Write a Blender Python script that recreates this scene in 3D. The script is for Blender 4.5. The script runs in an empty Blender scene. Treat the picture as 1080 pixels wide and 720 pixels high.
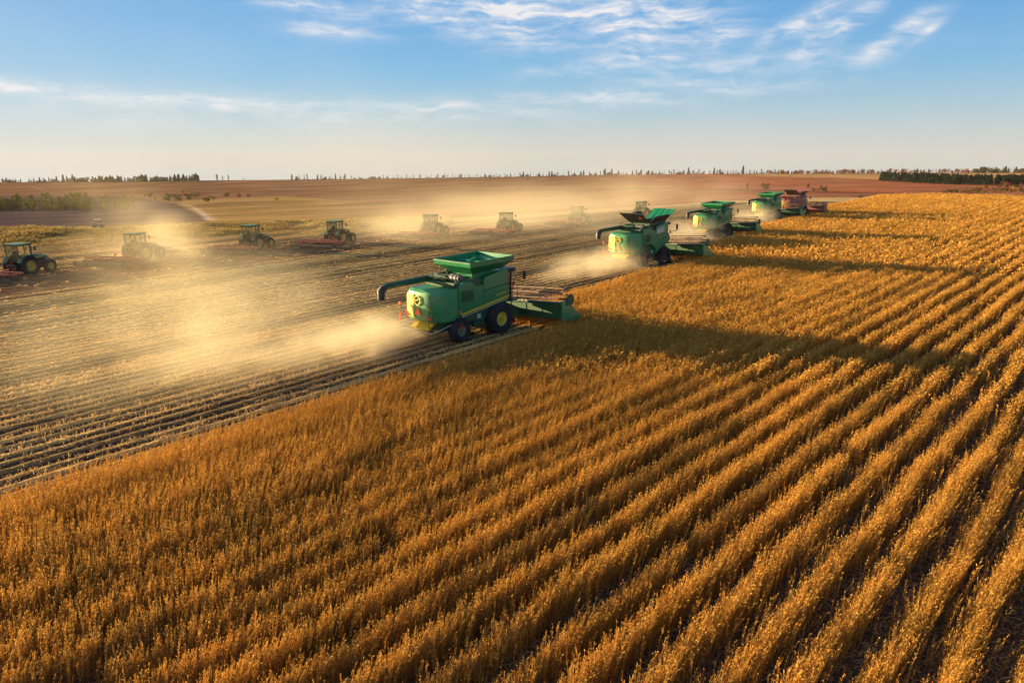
import bpy, math, random
import numpy as np
from math import radians as R, sin, cos, pi

random.seed(7)
RNG = np.random.default_rng(11)
S = bpy.context.scene
COL = S.collection

# ------------------------------------------------------------------ camera
CAM_H = 11.0
FPX, CX, CY = 800.0, 540.0, 360.0          # photograph: 1080 x 720
PITCH = math.atan((360 - 168) / FPX)
CP, SP = cos(PITCH), sin(PITCH)
cam_d = bpy.data.cameras.new('camera')
cam = bpy.data.objects.new('camera', cam_d)
COL.objects.link(cam)
cam.location = (0, 0, CAM_H)
cam.rotation_euler = (pi / 2 - PITCH, 0, 0)
cam_d.sensor_width = 36.0
cam_d.lens = 36.0 * FPX / 1080.0
cam_d.clip_start = 0.1
cam_d.clip_end = 20000
S.camera = cam

# ------------------------------------------------------------------ light
SUN_EL = R(8.3)
SUN_DIR = np.array([-0.92, 0.39, 0.0]); SUN_DIR /= np.linalg.norm(SUN_DIR)
SUN_AZ = math.atan2(SUN_DIR[0], SUN_DIR[1])        # from +Y, towards +X
sl = bpy.data.lights.new('sun', 'SUN')
sl.energy = 5.0
sl.angle = R(0.5)
sl.color = (1.0, 0.75, 0.40)
so = bpy.data.objects.new('sun', sl)
COL.objects.link(so)
from mathutils import Vector
sv = Vector((SUN_DIR[0] * cos(SUN_EL), SUN_DIR[1] * cos(SUN_EL), sin(SUN_EL)))
so.rotation_euler = sv.to_track_quat('Z', 'Y').to_euler()
so.location = (-60, 40, 40)

S.view_settings.view_transform = 'Standard'
S.view_settings.look = 'None'
S.view_settings.exposure = 1.85
S.view_settings.gamma = 1.0
S.view_settings.use_curve_mapping = False
S.cycles.max_bounces = 8
S.cycles.diffuse_bounces = 3
S.cycles.glossy_bounces = 2
S.cycles.transmission_bounces = 4
S.cycles.transparent_max_bounces = 8
S.cycles.volume_bounces = 1
S.cycles.volume_max_steps = 128
S.cycles.use_denoising = True
S.cycles.use_adaptive_sampling = True
S.cycles.adaptive_threshold = 0.02
S.cycles.sample_clamp_indirect = 6.0

W = bpy.data.worlds.new('World')
S.world = W
W.use_nodes = True
wt = W.node_tree
wt.nodes.clear()


class NB:
    """terse node builder"""
    def __init__(s, tree): s.t = tree
    def n(s, typ, **kw):
        nd = s.t.nodes.new(typ)
        for k, v in kw.items(): setattr(nd, k, v)
        return nd
    def l(s, a, b): s.t.links.new(a, b)
    def m(s, op, a, b=None, c=None, clamp=False):
        nd = s.n('ShaderNodeMath', operation=op); nd.use_clamp = clamp
        for i, v in enumerate((a, b, c)):
            if v is None: continue
            if isinstance(v, (int, float)): nd.inputs[i].default_value = v
            else: s.l(v, nd.inputs[i])
        return nd.outputs[0]
    def mix(s, f, a, b, blend='MIX'):
        nd = s.n('ShaderNodeMix', data_type='RGBA', blend_type=blend)
        for i, v in ((0, f), (6, a), (7, b)):
            if isinstance(v, (int, float)): nd.inputs[i].default_value = v
            elif isinstance(v, tuple): nd.inputs[i].default_value = v if len(v) == 4 else (*v, 1)
            else: s.l(v, nd.inputs[i])
        return nd.outputs[2]
    def noise(s, vec, scale, detail=4, rough=0.55, out=0):
        nd = s.n('ShaderNodeTexNoise')
        nd.inputs['Scale'].default_value = scale
        nd.inputs['Detail'].default_value = detail
        nd.inputs['Roughness'].default_value = rough
        if vec is not None: s.l(vec, nd.inputs['Vector'])
        return nd.outputs[out]
    def ramp(s, f, stops):
        nd = s.n('ShaderNodeValToRGB')
        e = nd.color_ramp.elements
        while len(e) < len(stops): e.new(0.5)
        for el, (p, c) in zip(e, stops):
            el.position = p
            el.color = (c, c, c, 1) if isinstance(c, (int, float)) else (*c, 1)
        s.l(f, nd.inputs[0])
        return nd.outputs[0]
    def mapr(s, v, a, b, c=0.0, d=1.0, smooth=True):
        nd = s.n('ShaderNodeMapRange'); nd.interpolation_type = 'SMOOTHSTEP' if smooth else 'LINEAR'
        s.l(v, nd.inputs[0])
        for i, x in enumerate((a, b, c, d)): nd.inputs[i + 1].default_value = x
        return nd.outputs[0]


w = NB(wt)
sky = w.n('ShaderNodeTexSky', sky_type='NISHITA')
sky.sun_disc = False
sky.sun_elevation = SUN_EL
sky.sun_rotation = SUN_AZ
sky.altitude = 200
sky.air_density = 1.0
sky.dust_density = 0.25
sky.ozone_density = 2.5
tc = w.n('ShaderNodeTexCoord')
sep = w.n('ShaderNodeSeparateXYZ')
w.l(tc.outputs['Generated'], sep.inputs[0])
az = w.m('ARCTAN2', sep.outputs[0], sep.outputs[1])
el = w.m('ARCSINE', sep.outputs[2])
comb = w.n('ShaderNodeCombineXYZ')
w.l(az, comb.inputs[0]); w.l(el, comb.inputs[1])
# wind-drawn cirrus: broad noise warped, then sharpened, inside a handful of cloud banks
warp = w.noise(comb.outputs[0], 9.0, 3, 0.6, out=1)
vadd = w.n('ShaderNodeVectorMath', operation='MULTIPLY_ADD')
w.l(warp, vadd.inputs[0]); vadd.inputs[1].default_value = (0.10, 0.03, 0); w.l(comb.outputs[0], vadd.inputs[2])


def cirrus(rot, sx, sy, lo, hi, detail=7):
    mp = w.n('ShaderNodeMapping')
    mp.inputs['Rotation'].default_value = (0, 0, R(rot))
    mp.inputs['Scale'].default_value = (sx, sy, 1)
    w.l(vadd.outputs[0], mp.inputs[0])
    return w.mapr(w.noise(mp.outputs[0], 1.0, detail, 0.62), lo, hi)


flat_streak = cirrus(-3, 11, 60, 0.42, 0.70)
tilt_streak = cirrus(-32, 10, 46, 0.40, 0.70)
fine = cirrus(-10, 26, 70, 0.30, 0.75)


def bank(px, py, wx, wy, rot, amp):
    """a cloud bank around a compass bearing and height above the horizon"""
    fw = FPX * CP - (py - CY) * SP
    a0 = math.atan2(px - CX, fw)
    e0 = math.atan2(-(FPX * SP + (py - CY) * CP), math.hypot(fw, px - CX))
    ax, ay = wx / FPX, wy / FPX
    da = w.m('SUBTRACT', az, a0); de = w.m('SUBTRACT', el, e0)
    c, s_ = cos(R(rot)), sin(R(rot))
    u = w.m('ADD', w.m('MULTIPLY', da, c / ax), w.m('MULTIPLY', de, s_ / ax))
    v = w.m('ADD', w.m('MULTIPLY', da, -s_ / ay), w.m('MULTIPLY', de, c / ay))
    q = w.m('ADD', w.m('MULTIPLY', u, u), w.m('MULTIPLY', v, v))
    return w.m('MULTIPLY', w.m('EXPONENT', w.m('MULTIPLY', q, -1.0)), amp)


def total(lst):
    o = lst[0]
    for x in lst[1:]: o = w.m('ADD', o, x)
    return o


b_flat = total([bank(450, 8, 80, 14, 2, 1.1), bank(575, 14, 75, 18, -4, 1.1), bank(690, 18, 60, 24, 5, 1.0),
                bank(300, 2, 50, 6, -8, 0.8), bank(530, 38, 50, 12, -6, 0.8), bank(690, 56, 26, 7, 0, 0.9),
                bank(615, 70, 55, 7, 6, 0.9), bank(757, 40, 30, 11, 8, 0.9), bank(350, 34, 40, 7, -4, 0.8),
                bank(790, 72, 110, 12, 4, 0.6), bank(650, 103, 160, 9, 3, 0.6)])
b_tilt = total([bank(855, 20, 32, 9, 28, 1.2), bank(897, 24, 30, 9, 32, 1.2), bank(945, 38, 34, 8, 34, 1.1),
                bank(855, 45, 24, 7, 35, 1.0), bank(975, 36, 16, 4, 40, 0.8), bank(806, 42, 18, 6, 45, 0.6)])
b_low = total([bank(60, 97, 190, 7, -4, 1.0), bank(330, 112, 220, 8, -2, 1.0), bank(470, 108, 28, 9, 8, 0.8),
               bank(100, 122, 260, 14, -2, 0.45)])
mask = w.m('ADD', w.m('MULTIPLY', b_flat, w.m('ADD', w.m('MULTIPLY', flat_streak, 1.0), w.m('MULTIPLY', fine, 0.5))),
           w.m('ADD', w.m('MULTIPLY', b_tilt, w.m('ADD', w.m('MULTIPLY', tilt_streak, 0.9), w.m('MULTIPLY', fine, 0.45))),
               w.m('MULTIPLY', b_low, w.m('ADD', w.m('MULTIPLY', flat_streak, 0.6), w.m('MULTIPLY', fine, 0.4)))), clamp=True)
veil = w.m('MULTIPLY', w.mapr(w.noise(vadd.outputs[0], 5.0, 5, 0.6), 0.35, 0.8), 0.10)
mask = w.m('ADD', mask, veil, clamp=True)
# clear autumn blue overhead paling into dusty cream near the ground; the physical sky brings the glow round the sun
def ramp_rgb(f, stops, scale):
    return w.mix(1.0, w.ramp(f, [(p, tuple(v / scale for v in c)) for p, c in stops]), (scale, scale, scale), 'MULTIPLY')


air = ramp_rgb(w.m('ABSOLUTE', el), [(0.0, (3.6, 3.55, 3.35)), (0.025, (3.3, 3.5, 3.55)), (0.06, (2.25, 3.2, 3.85)), (0.10, (1.30, 2.75, 4.2)),
                                     (0.16, (0.74, 2.2, 4.15)), (0.23, (0.66, 2.1, 4.25)), (0.5, (0.30, 1.2, 3.1)), (1.0, (0.15, 0.7, 2.2))], 5.0)
skyc = w.mix(0.84, sky.outputs[0], air)
skyc = w.mix(w.m('MULTIPLY', w.mapr(az, -0.12, -1.1), 0.55), skyc, (3.4, 3.75, 4.15))      # the brighter sky round the low sun
skyc = w.mix(w.m('MULTIPLY', mask, 0.92), skyc, (4.9, 4.75, 4.75))
bg = w.n('ShaderNodeBackground')
bg.inputs['Strength'].default_value = 0.0515
w.l(skyc, bg.inputs[0])
ow = w.n('ShaderNodeOutputWorld')
w.l(bg.outputs[0], ow.inputs[0])

# ------------------------------------------------------------------ helpers


def ground_at(px, py, z=0.0):
    v = py - CY
    k = (CAM_H - z) / (FPX * SP + v * CP)
    return np.array([(px - CX) * k, (FPX * CP - v * SP) * k])


def slope_of(py):
    v = np.asarray(py, float) - CY
    return (FPX * SP + v * CP) / (FPX * CP - v * SP)      # drop per metre of depth


def image_row(s):
    """the inverse of slope_of"""
    return CY + FPX * (s * CP - SP) / (CP + s * SP)


def tag(o, label=None, cat=None, group=None, kind=None):
    if label: o['label'] = label
    if cat: o['category'] = cat
    if group: o['group'] = group
    if kind: o['kind'] = kind
    return o


def empty(name, loc=(0, 0, 0), rz=0):
    o = bpy.data.objects.new(name, None)
    COL.objects.link(o)
    o.location = loc; o.rotation_euler = (0, 0, rz)
    o.empty_display_size = 0.3
    return o


def copy_tree(o, parent=None):
    c = o.copy(); COL.objects.link(c)
    c.parent = parent
    for ch in list(o.children): copy_tree(ch, c)
    return c


def np_mesh(name, V, F4=None, F3=None, mat=(), attr=None, smooth=False, midx=None):
    me = bpy.data.meshes.new(name)
    F4 = np.zeros((0, 4), np.int32) if F4 is None else np.asarray(F4, np.int32)
    F3 = np.zeros((0, 3), np.int32) if F3 is None else np.asarray(F3, np.int32)
    n4, n3 = len(F4), len(F3)
    me.vertices.add(len(V)); me.vertices.foreach_set('co', np.ascontiguousarray(V, np.float32).ravel())
    me.loops.add(n4 * 4 + n3 * 3)
    me.loops.foreach_set('vertex_index', np.concatenate([F4.ravel(), F3.ravel()]))
    me.polygons.add(n4 + n3)
    me.polygons.foreach_set('loop_start', np.concatenate([np.arange(n4) * 4, n4 * 4 + np.arange(n3) * 3]).astype(np.int32))
    if midx is not None: me.polygons.foreach_set('material_index', np.asarray(midx, np.int32))
    me.polygons.foreach_set('use_smooth', np.full(n4 + n3, smooth))
    for m in (mat if isinstance(mat, (list, tuple)) else [mat]): me.materials.append(m)
    if attr is not None:
        a = me.color_attributes.new('tint', 'FLOAT_COLOR', 'POINT')
        c = np.ones((len(V), 4), np.float32); c[:, :3] = attr
        a.data.foreach_set('color', c.ravel())
    me.update(calc_edges=True)
    o = bpy.data.objects.new(name, me)
    COL.objects.link(o)
    return o


class MB:
    """collects shapes and links them as ONE mesh"""
    def __init__(s): s.v = []; s.f = []; s.m = []; s.mi = 0
    def add(s, verts, faces):
        b = len(s.v)
        s.v += [tuple(map(float, p)) for p in verts]
        for f in faces:
            s.f.append(tuple(b + i for i in f)); s.m.append(s.mi)
        return s
    def box(s, x0, x1, y0, y1, z0, z1, bev=0.0):
        if bev <= 0:
            return s.add([(x, y, z) for z in (z0, z1) for y in (y0, y1) for x in (x0, x1)],
                         [(0, 2, 3, 1), (4, 5, 7, 6), (0, 1, 5, 4), (2, 6, 7, 3), (0, 4, 6, 2), (1, 3, 7, 5)])
        b = min(bev, (x1 - x0) * .45, (y1 - y0) * .45, (z1 - z0) * .45)
        ring = lambda i, z: [(x0 + b + i, y0 + i, z), (x1 - b - i, y0 + i, z), (x1 - i, y0 + b + i, z), (x1 - i, y1 - b - i, z),
                             (x1 - b - i, y1 - i, z), (x0 + b + i, y1 - i, z), (x0 + i, y1 - b - i, z), (x0 + i, y0 + b + i, z)]
        rs = [ring(b * .6, z0), ring(0, z0 + b), ring(0, z1 - b), ring(b * .6, z1)]
        return s.loft(rs)
    def loft(s, rings, caps=True):
        n = len(rings[0]); v = [p for r in rings for p in r]; f = []
        for k in range(len(rings) - 1):
            for i in range(n):
                j = (i + 1) % n
                f.append((k * n + i, k * n + j, (k + 1) * n + j, (k + 1) * n + i))
        if caps:
            f.append(tuple(range(n))[::-1]); f.append(tuple((len(rings) - 1) * n + i for i in range(n)))
        return s.add(v, f)
    def tube(s, pts, r, n=8, caps=True):
        pts = [Vector(p) for p in pts]
        rr = r if isinstance(r, (list, tuple)) else [r] * len(pts)
        rings = []
        up0 = None
        for i, p in enumerate(pts):
            d = (pts[min(i + 1, len(pts) - 1)] - pts[max(i - 1, 0)]).normalized()
            u = d.cross(Vector((0, 0, 1)))
            if u.length < 1e-3: u = d.cross(Vector((1, 0, 0)))
            u.normalize(); v = d.cross(u)
            rings.append([tuple(p + (u * cos(2 * pi * k / n) + v * sin(2 * pi * k / n)) * rr[i]) for k in range(n)])
        return s.loft(rings, caps)
    def prism(s, prof, x0, x1):
        """profile of (y, z) pulled along x"""
        return s.loft([[(x0, y, z) for y, z in prof], [(x1, y, z) for y, z in prof]])
    def lathe_x(s, prof, n=32, c=(0, 0, 0), caps=False):
        """profile of (x, r) turned about the x axis"""
        rings = [[(c[0] + x, c[1] + r * cos(2 * pi * k / n), c[2] + r * sin(2 * pi * k / n)) for k in range(n)] for x, r in prof]
        return s.loft(rings, caps)
    def build(s, name, mats, parent=None, smooth=False, label=None):
        me = bpy.data.meshes.new(name)
        me.from_pydata(s.v, [], s.f)
        for m in (mats if isinstance(mats, (list, tuple)) else [mats]): me.materials.append(m)
        me.polygons.foreach_set('material_index', s.m)
        me.update()
        if smooth:
            me.polygons.foreach_set('use_smooth', [True] * len(me.polygons))
            try: me.set_sharp_from_angle(angle=R(35))
            except Exception: pass
        o = bpy.data.objects.new(name, me)
        COL.objects.link(o)
        if parent is not None: o.parent = parent
        if label: o['label'] = label
        return o


# ------------------------------------------------------------------ materials


def new_mat(name):
    m = bpy.data.materials.new(name); m.use_nodes = True
    m.node_tree.nodes.clear()
    b = NB(m.node_tree)
    out = b.n('ShaderNodeOutputMaterial')
    return m, b, out


def principled(b, out, rough=0.6, metal=0.0, spec=0.5):
    p = b.n('ShaderNodeBsdfPrincipled')
    p.inputs['Roughness'].default_value = rough
    p.inputs['Metallic'].default_value = metal
    p.inputs['Specular IOR Level'].default_value = spec
    b.l(p.outputs[0], out.inputs[0])
    return p


def paint(name, col, rough=0.4, metal=0.0, dirt=0.25, dirtcol=(0.30, 0.20, 0.10), spec=0.5):
    m, b, out = new_mat(name)
    p = principled(b, out, rough, metal, spec)
    t = b.n('ShaderNodeTexCoord').outputs['Object']
    n1 = b.noise(t, 1.3, 6, 0.65); n2 = b.noise(t, 14, 4, 0.6)
    f = b.m('MULTIPLY', b.mapr(b.m('ADD', b.m('MULTIPLY', n1, 0.7), b.m('MULTIPLY', n2, 0.3)), 0.36, 0.72), dirt)
    c = b.mix(f, col, dirtcol)
    v = b.mapr(n2, 0.3, 0.7, 0.9, 1.08)
    hsv = b.n('ShaderNodeHueSaturation'); b.l(v, hsv.inputs['Value']); b.l(c, hsv.inputs['Color'])
    b.l(hsv.outputs[0], p.inputs['Base Color'])
    b.l(b.m('ADD', b.m('MULTIPLY', f, 0.4), rough, clamp=True), p.inputs['Roughness'])
    return m


M = {}
M['green'] = paint('green_paint', (0.006, 0.205, 0.068), 0.30, dirt=0.14, dirtcol=(0.14, 0.16, 0.05))
M['dustlitgreen'] = paint('dusty_lit_green_paint', (0.010, 0.24, 0.078), 0.36, dirt=0.5, dirtcol=(0.24, 0.32, 0.12))  # dust film, with the bright light on the rear hood put into the tone
M['green2'] = paint('tractor_green_paint', (0.03, 0.15, 0.03), 0.45, dirt=0.6, dirtcol=(0.28, 0.24, 0.12))
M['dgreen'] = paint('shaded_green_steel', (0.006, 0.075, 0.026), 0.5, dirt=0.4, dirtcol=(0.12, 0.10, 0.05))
M['yellow'] = paint('yellow_paint', (0.72, 0.50, 0.015), 0.42, dirt=0.3)
M['black'] = paint('black_metal', (0.018, 0.018, 0.020), 0.5, dirt=0.35, dirtcol=(0.10, 0.075, 0.05))
M['grey'] = paint('grey_steel', (0.16, 0.16, 0.16), 0.5, metal=0.4, dirt=0.5)
M['pale'] = paint('pale_steel', (0.55, 0.50, 0.42), 0.5, dirt=0.4)
M['rubber'] = paint('tyre_rubber', (0.022, 0.023, 0.028), 0.8, dirt=0.5, dirtcol=(0.10, 0.075, 0.06), spec=0.2)
M['red'] = paint('red_paint', (0.36, 0.035, 0.02), 0.6, dirt=0.55)
M['maroon'] = paint('faded_red_paint', (0.30, 0.075, 0.06), 0.45, dirt=0.4)
M['dyellow'] = paint('dusty_yellow_rim', (0.55, 0.38, 0.02), 0.55, dirt=0.6, dirtcol=(0.22, 0.16, 0.09))
M['sunyellow'] = paint('painted_sunlight_yellow', (0.72, 0.60, 0.12), 0.4, dirt=0.2)  # sunlight on the green hood, put into a colour of its own
M['dusty'] = paint('dusty_rim', (0.22, 0.16, 0.07), 0.7, dirt=0.6)
M['orange'] = paint('orange_reflector', (0.85, 0.12, 0.02), 0.4, dirt=0.1)
M['redlamp'] = paint('red_lens', (0.75, 0.03, 0.02), 0.25, dirt=0.05)
M['rust'] = paint('reel_bat', (0.13, 0.055, 0.028), 0.6, dirt=0.4)
M['white'] = paint('white_paint', (0.62, 0.58, 0.50), 0.6, dirt=0.5)
M['iron'] = paint('disc_iron', (0.10, 0.075, 0.06), 0.6, metal=0.3, dirt=0.6)
m_, b_, o_ = new_mat('cab_glass')
tr_ = b_.n('ShaderNodeBsdfTransparent'); tr_.inputs[0].default_value = (0.86, 0.92, 0.90, 1)
gl_ = b_.n('ShaderNodeBsdfGlossy'); gl_.inputs['Roughness'].default_value = 0.08
mx_ = b_.n('ShaderNodeMixShader'); mx_.inputs[0].default_value = 0.28
b_.l(tr_.outputs[0], mx_.inputs[1]); b_.l(gl_.outputs[0], mx_.inputs[2]); b_.l(mx_.outputs[0], o_.inputs[0])
M['glass'] = m_
m_, b_, o_ = new_mat('dark_cab_glass')
p_ = principled(b_, o_, 0.06, 0.0, 0.8)
p_.inputs['Base Color'].default_value = (0.02, 0.025, 0.03, 1)
M['dglass'] = m_


def tinted(name, trans=0.0, rough=0.85, scale=3.0, var=0.35, bump=0.0, bscale=8.0, spec=0.2):
    """matt surface whose colour comes from the mesh attribute, broken up by noise"""
    m, b, out = new_mat(name)
    at = b.n('ShaderNodeAttribute', attribute_name='tint')
    g = b.n('ShaderNodeNewGeometry').outputs['Position']
    n = b.noise(g, scale, 6, 0.65)
    v = b.mapr(n, 0.28, 0.72, 1 - var, 1 + var, False)
    hsv = b.n('ShaderNodeHueSaturation'); b.l(v, hsv.inputs['Value']); b.l(at.outputs['Color'], hsv.inputs['Color'])
    if name == 'field_soil':
        mp = b.n('ShaderNodeMapping'); mp.inputs['Rotation'].default_value = (0, 0, R(-24)); mp.inputs['Scale'].default_value = (0.02, 0.0035, 1); b.l(g, mp.inputs[0])
        big = b.mapr(b.noise(mp.outputs[0], 1.0, 7, .7), .3, .7, .55, 1.5, False)
        h2 = b.n('ShaderNodeHueSaturation'); b.l(big, h2.inputs['Value']); b.l(hsv.outputs[0], h2.inputs['Color']); hsv = h2
    p = principled(b, out, rough, 0, spec)
    b.l(hsv.outputs[0], p.inputs['Base Color'])
    if bump:
        bm = b.n('ShaderNodeBump'); bm.inputs['Strength'].default_value = bump; bm.inputs['Distance'].default_value = 0.06
        b.l(b.noise(g, bscale, 6, 0.7), bm.inputs['Height']); b.l(bm.outputs[0], p.inputs['Normal'])
    if trans:
        tr = b.n('ShaderNodeBsdfTranslucent'); b.l(hsv.outputs[0], tr.inputs[0])
        mx = b.n('ShaderNodeMixShader'); mx.inputs[0].default_value = trans
        b.l(p.outputs[0], mx.inputs[1]); b.l(tr.outputs[0], mx.inputs[2]); b.l(mx.outputs[0], out.inputs[0])
    return m


M['soil'] = tinted('field_soil', scale=0.35, var=0.28, bump=0.6, bscale=4.0, spec=0.0)
M['stubble_soil'] = tinted('stubble_soil', scale=2.2, var=0.45, bump=0.9, bscale=9.0, spec=0.0)
M['crop'] = tinted('dry_soybean', trans=0.30, rough=0.8, scale=0.25, var=0.16, spec=0.04)
M['straw'] = tinted('cut_straw', trans=0.2, rough=0.7, scale=0.5, var=0.15, spec=0.05)
M['leaf'] = tinted('foliage', trans=0.25, scale=0.2, var=0.2, spec=0.03)
M['bark'] = paint('bark', (0.09, 0.065, 0.045), 0.9, dirt=0.3)

# ------------------------------------------------------------------ row geometry of the field
O = np.array([-7.0, 38.0])
TH0 = R(36.5)
N0 = np.array([cos(TH0), -sin(TH0)])


def theta(wv):
    wv = np.asarray(wv, float)
    return TH0 + np.where(wv > 0, 0.0036 * np.minimum(wv, 45), 0.0013 * wv)


def row_xy(wv, tv):
    th = theta(wv)
    return O[0] + wv * N0[0] + tv * np.sin(th), O[1] + wv * N0[1] + tv * np.cos(th)


def row_inv(x, y):
    """(x, y) -> (w, t)"""
    x = np.asarray(x, float); y = np.asarray(y, float)
    wv = (x - O[0]) * N0[0] + (y - O[1]) * N0[1]
    for _ in range(12):
        th = theta(wv)
        # solve O + w N0 + t d = p for fixed theta
        dx, dy = np.sin(th), np.cos(th)
        det = N0[0] * dy - N0[1] * dx
        wv = 0.5 * wv + 0.5 * (((x - O[0]) * dy - (y - O[1]) * dx) / det)
    th = theta(wv)
    t = (x - O[0] - wv * N0[0]) * np.sin(th) + (y - O[1] - wv * N0[1]) * np.cos(th)
    return wv, t


# value noise for numpy
def vnoise(x, y, seed=0):
    xi = np.floor(x).astype(np.int64); yi = np.floor(y).astype(np.int64)
    fx = x - xi; fy = y - yi
    fx = fx * fx * (3 - 2 * fx); fy = fy * fy * (3 - 2 * fy)
    def h(a, b):
        n = (a * 374761393 + b * 668265263 + seed * 974711) & 0x7fffffff
        n = ((n ^ (n >> 13)) * 1274126177) & 0x7fffffff
        n = (n ^ (n >> 16)) & 0xffff
        return n / 65535.0
    return (h(xi, yi) * (1 - fx) + h(xi + 1, yi) * fx) * (1 - fy) + (h(xi, yi + 1) * (1 - fx) + h(xi + 1, yi + 1) * fx) * fy


def fbm(x, y, seed=0, oct=4):
    a = 0; s_ = 0; g = 1.0
    for k in range(oct):
        a = a + g * vnoise(x * 2 ** k, y * 2 ** k, seed + k); s_ += g; g *= 0.5
    return a / s_


def sm(a, b, x):
    t = np.clip((x - a) / (b - a), 0, 1)
    return t * t * (3 - 2 * t)


# ------------------------------------------------------------------ terrain
EDGE_X = np.array([-500, 0, 150, 300, 480, 640, 760, 860, 1080, 1700])
EDGE_Y = np.array([262, 246, 241, 236.5, 230, 220, 212, 208.5, 205.5, 202])
SKY_X = np.array([-500, 0, 200, 350, 540, 640, 750, 860, 1080, 1700])
SKY_Y = np.array([193, 192.5, 190.5, 189, 186.5, 184.5, 183.5, 183, 181.5, 181])
DSKY_X = np.array([-500, 400, 700, 1700])
DSKY = np.array([1050, 1150, 1250, 1350])


def column(x, y):
    return CX + FPX * CP * x / np.maximum(y, 1.0)     # bearing, as the horizon column it falls on (level line)


# bearings are measured on the level line through the lens, so convert the traced columns once
def trace_col(px, py):
    fw = FPX * CP - (py - CY) * SP
    return CX + FPX * CP * (px - CX) / fw


EDGE_C = trace_col(EDGE_X, EDGE_Y); SKY_C = trace_col(SKY_X, SKY_Y); DSKY_C = trace_col(DSKY_X, 186.0)


def terrain(x, y):
    """height, image row of the slope, depth fraction between field edge and skyline"""
    c = column(x, y)
    ye = np.interp(c, EDGE_C, EDGE_Y); ys = np.interp(c, SKY_C, SKY_Y)
    De = CAM_H / slope_of(ye); Ds = np.interp(c, DSKY_C, DSKY)
    g = np.log(np.maximum(y, 1e-3) / De) / np.log(Ds / De)
    gg = np.clip(g, 0, 1)
    row = ye + (ys - ye) * gg ** 0.85
    z = CAM_H - y * slope_of(row)
    z = np.where(g <= 0, 0.0, z)
    beyond = g > 1
    z = np.where(beyond, CAM_H - y * (slope_of(ys) + 0.006 * np.clip(y / Ds - 1, 0, 9)), z)
    return z, row, g, c


def far_at(px, py):
    """point on the hillside seen along that bearing at that row"""
    c = trace_col(px, py)
    ye = np.interp(c, EDGE_C, EDGE_Y); ys = np.interp(c, SKY_C, SKY_Y)
    De = CAM_H / slope_of(ye); Ds = np.interp(c, DSKY_C, DSKY)
    g = max(0.0, (ye - py) / (ye - ys)) ** (1 / 0.85)
    y = De * (Ds / De) ** g if py <= ye else CAM_H / slope_of(py)
    x = (c - CX) / (FPX * CP) * y
    return x, y, CAM_H - y * slope_of(py)


cols = np.concatenate([np.linspace(-900, -20, 70), np.linspace(-15, 1095, 420), np.linspace(1100, 2000, 70)])
tans = (cols - CX) / (FPX * CP)
deps = np.concatenate([np.linspace(-60, 18, 14), np.linspace(22, 110, 30), np.exp(np.linspace(np.log(112), np.log(1500), 230)), np.array([1600, 1700])])
T_, D_ = np.meshgrid(tans, deps)
GX = T_ * np.maximum(D_, 40); GY = D_
GZ, GR, GG, GC = terrain(GX, np.maximum(GY, 1))
# column in the photograph for colour zones
GP = CX + (GC - CX) * (FPX * CP - (GR - CY) * SP) / (FPX * CP)
C = np.zeros(GX.shape + (3,))
C[:] = (0.19, 0.090, 0.046)                                   # brown worked field
nz = fbm(GX / 60, GY / 60, 3); nf = fbm(GX / 14, GY / 14, 8)


def lay(mask, col):
    m = np.clip(mask, 0, 1)[..., None]
    C[:] = C * (1 - m) + np.array(col) * m


def band(y0, y1, soft=1.2):
    return sm(y0 - soft, y0 + soft, GR) * (1 - sm(y1 - soft, y1 + soft, GR))


def hline(px, pts):
    return np.interp(px, [p[0] for p in pts], [p[1] for p in pts])


lay(sm(560, 800, GP) * 1.0, (0.33, 0.108, 0.050))               # reddish fields on the right
lay(sm(0.45, 0.6, nz) * 0.35, (0.25, 0.15, 0.085))
# tan strip under the right-hand skyline
tl = hline(GP, [(760, 185.5), (860, 187.5), (930, 189), (1080, 189)])
lay((1 - sm(-0.7, 0.7, GR - tl)) * sm(770, 800, GP), (0.40, 0.22, 0.085))
# purple ploughed field at left
pl = hline(GP, [(-400, 207), (140, 207), (185, 215), (222, 231), (230, 240), (240, 300)])
pmask = sm(-0.8, 0.8, GR - pl) * (1 - sm(212, 226, GP))
lay(pmask, (0.088, 0.060, 0.060))
# dry meadow in the hollow
ml = hline(GP, [(150, 216), (195, 211), (300, 207), (380, 212), (470, 222)])
mr = hline(GP, [(150, 250), (600, 250)])
meadow = sm(-1.5, 1.5, GR - ml) * sm(180, 200, GP) * (1 - sm(330, 400, GP)) * (1 - pmask)
lay(meadow * (0.7 + 0.3 * nf), (0.34, 0.21, 0.075))
# darker gully lines across the hillsides
for pts, wd, a, col in (([(280, 201.5), (420, 202.5), (560, 201)], 0.5, 0.6, (0.10, 0.06, 0.04)),
                        ([(480, 200.5), (700, 199), (740, 199.5), (900, 203.5), (1000, 205)], 0.5, 0.85, (0.07, 0.045, 0.04)),
                        ([(790, 187.5), (880, 190.5), (935, 191)], 0.4, 0.5, (0.14, 0.07, 0.04)),
                        ([(30, 196), (45, 200), (50, 203)], 0.6, 0.5, (0.35, 0.24, 0.12)),
                        ([(900, 207), (1000, 206), (1030, 204)], 0.7, 0.6, (0.09, 0.05, 0.04)),
                        ([(950, 201.5), (1020, 201), (1075, 200)], 0.6, 0.5, (0.09, 0.05, 0.04)),
                        ([(200, 217), (250, 214), (330, 212)], 0.8, 0.6, (0.14, 0.09, 0.045))):
    l_ = hline(GP, pts)
    lay(np.exp(-((GR - l_) / wd) ** 2) * a * sm(pts[0][0] - 4, pts[0][0] + 6, GP) * (1 - sm(pts[-1][0] - 8, pts[-1][0] + 4, GP)), col)
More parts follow.
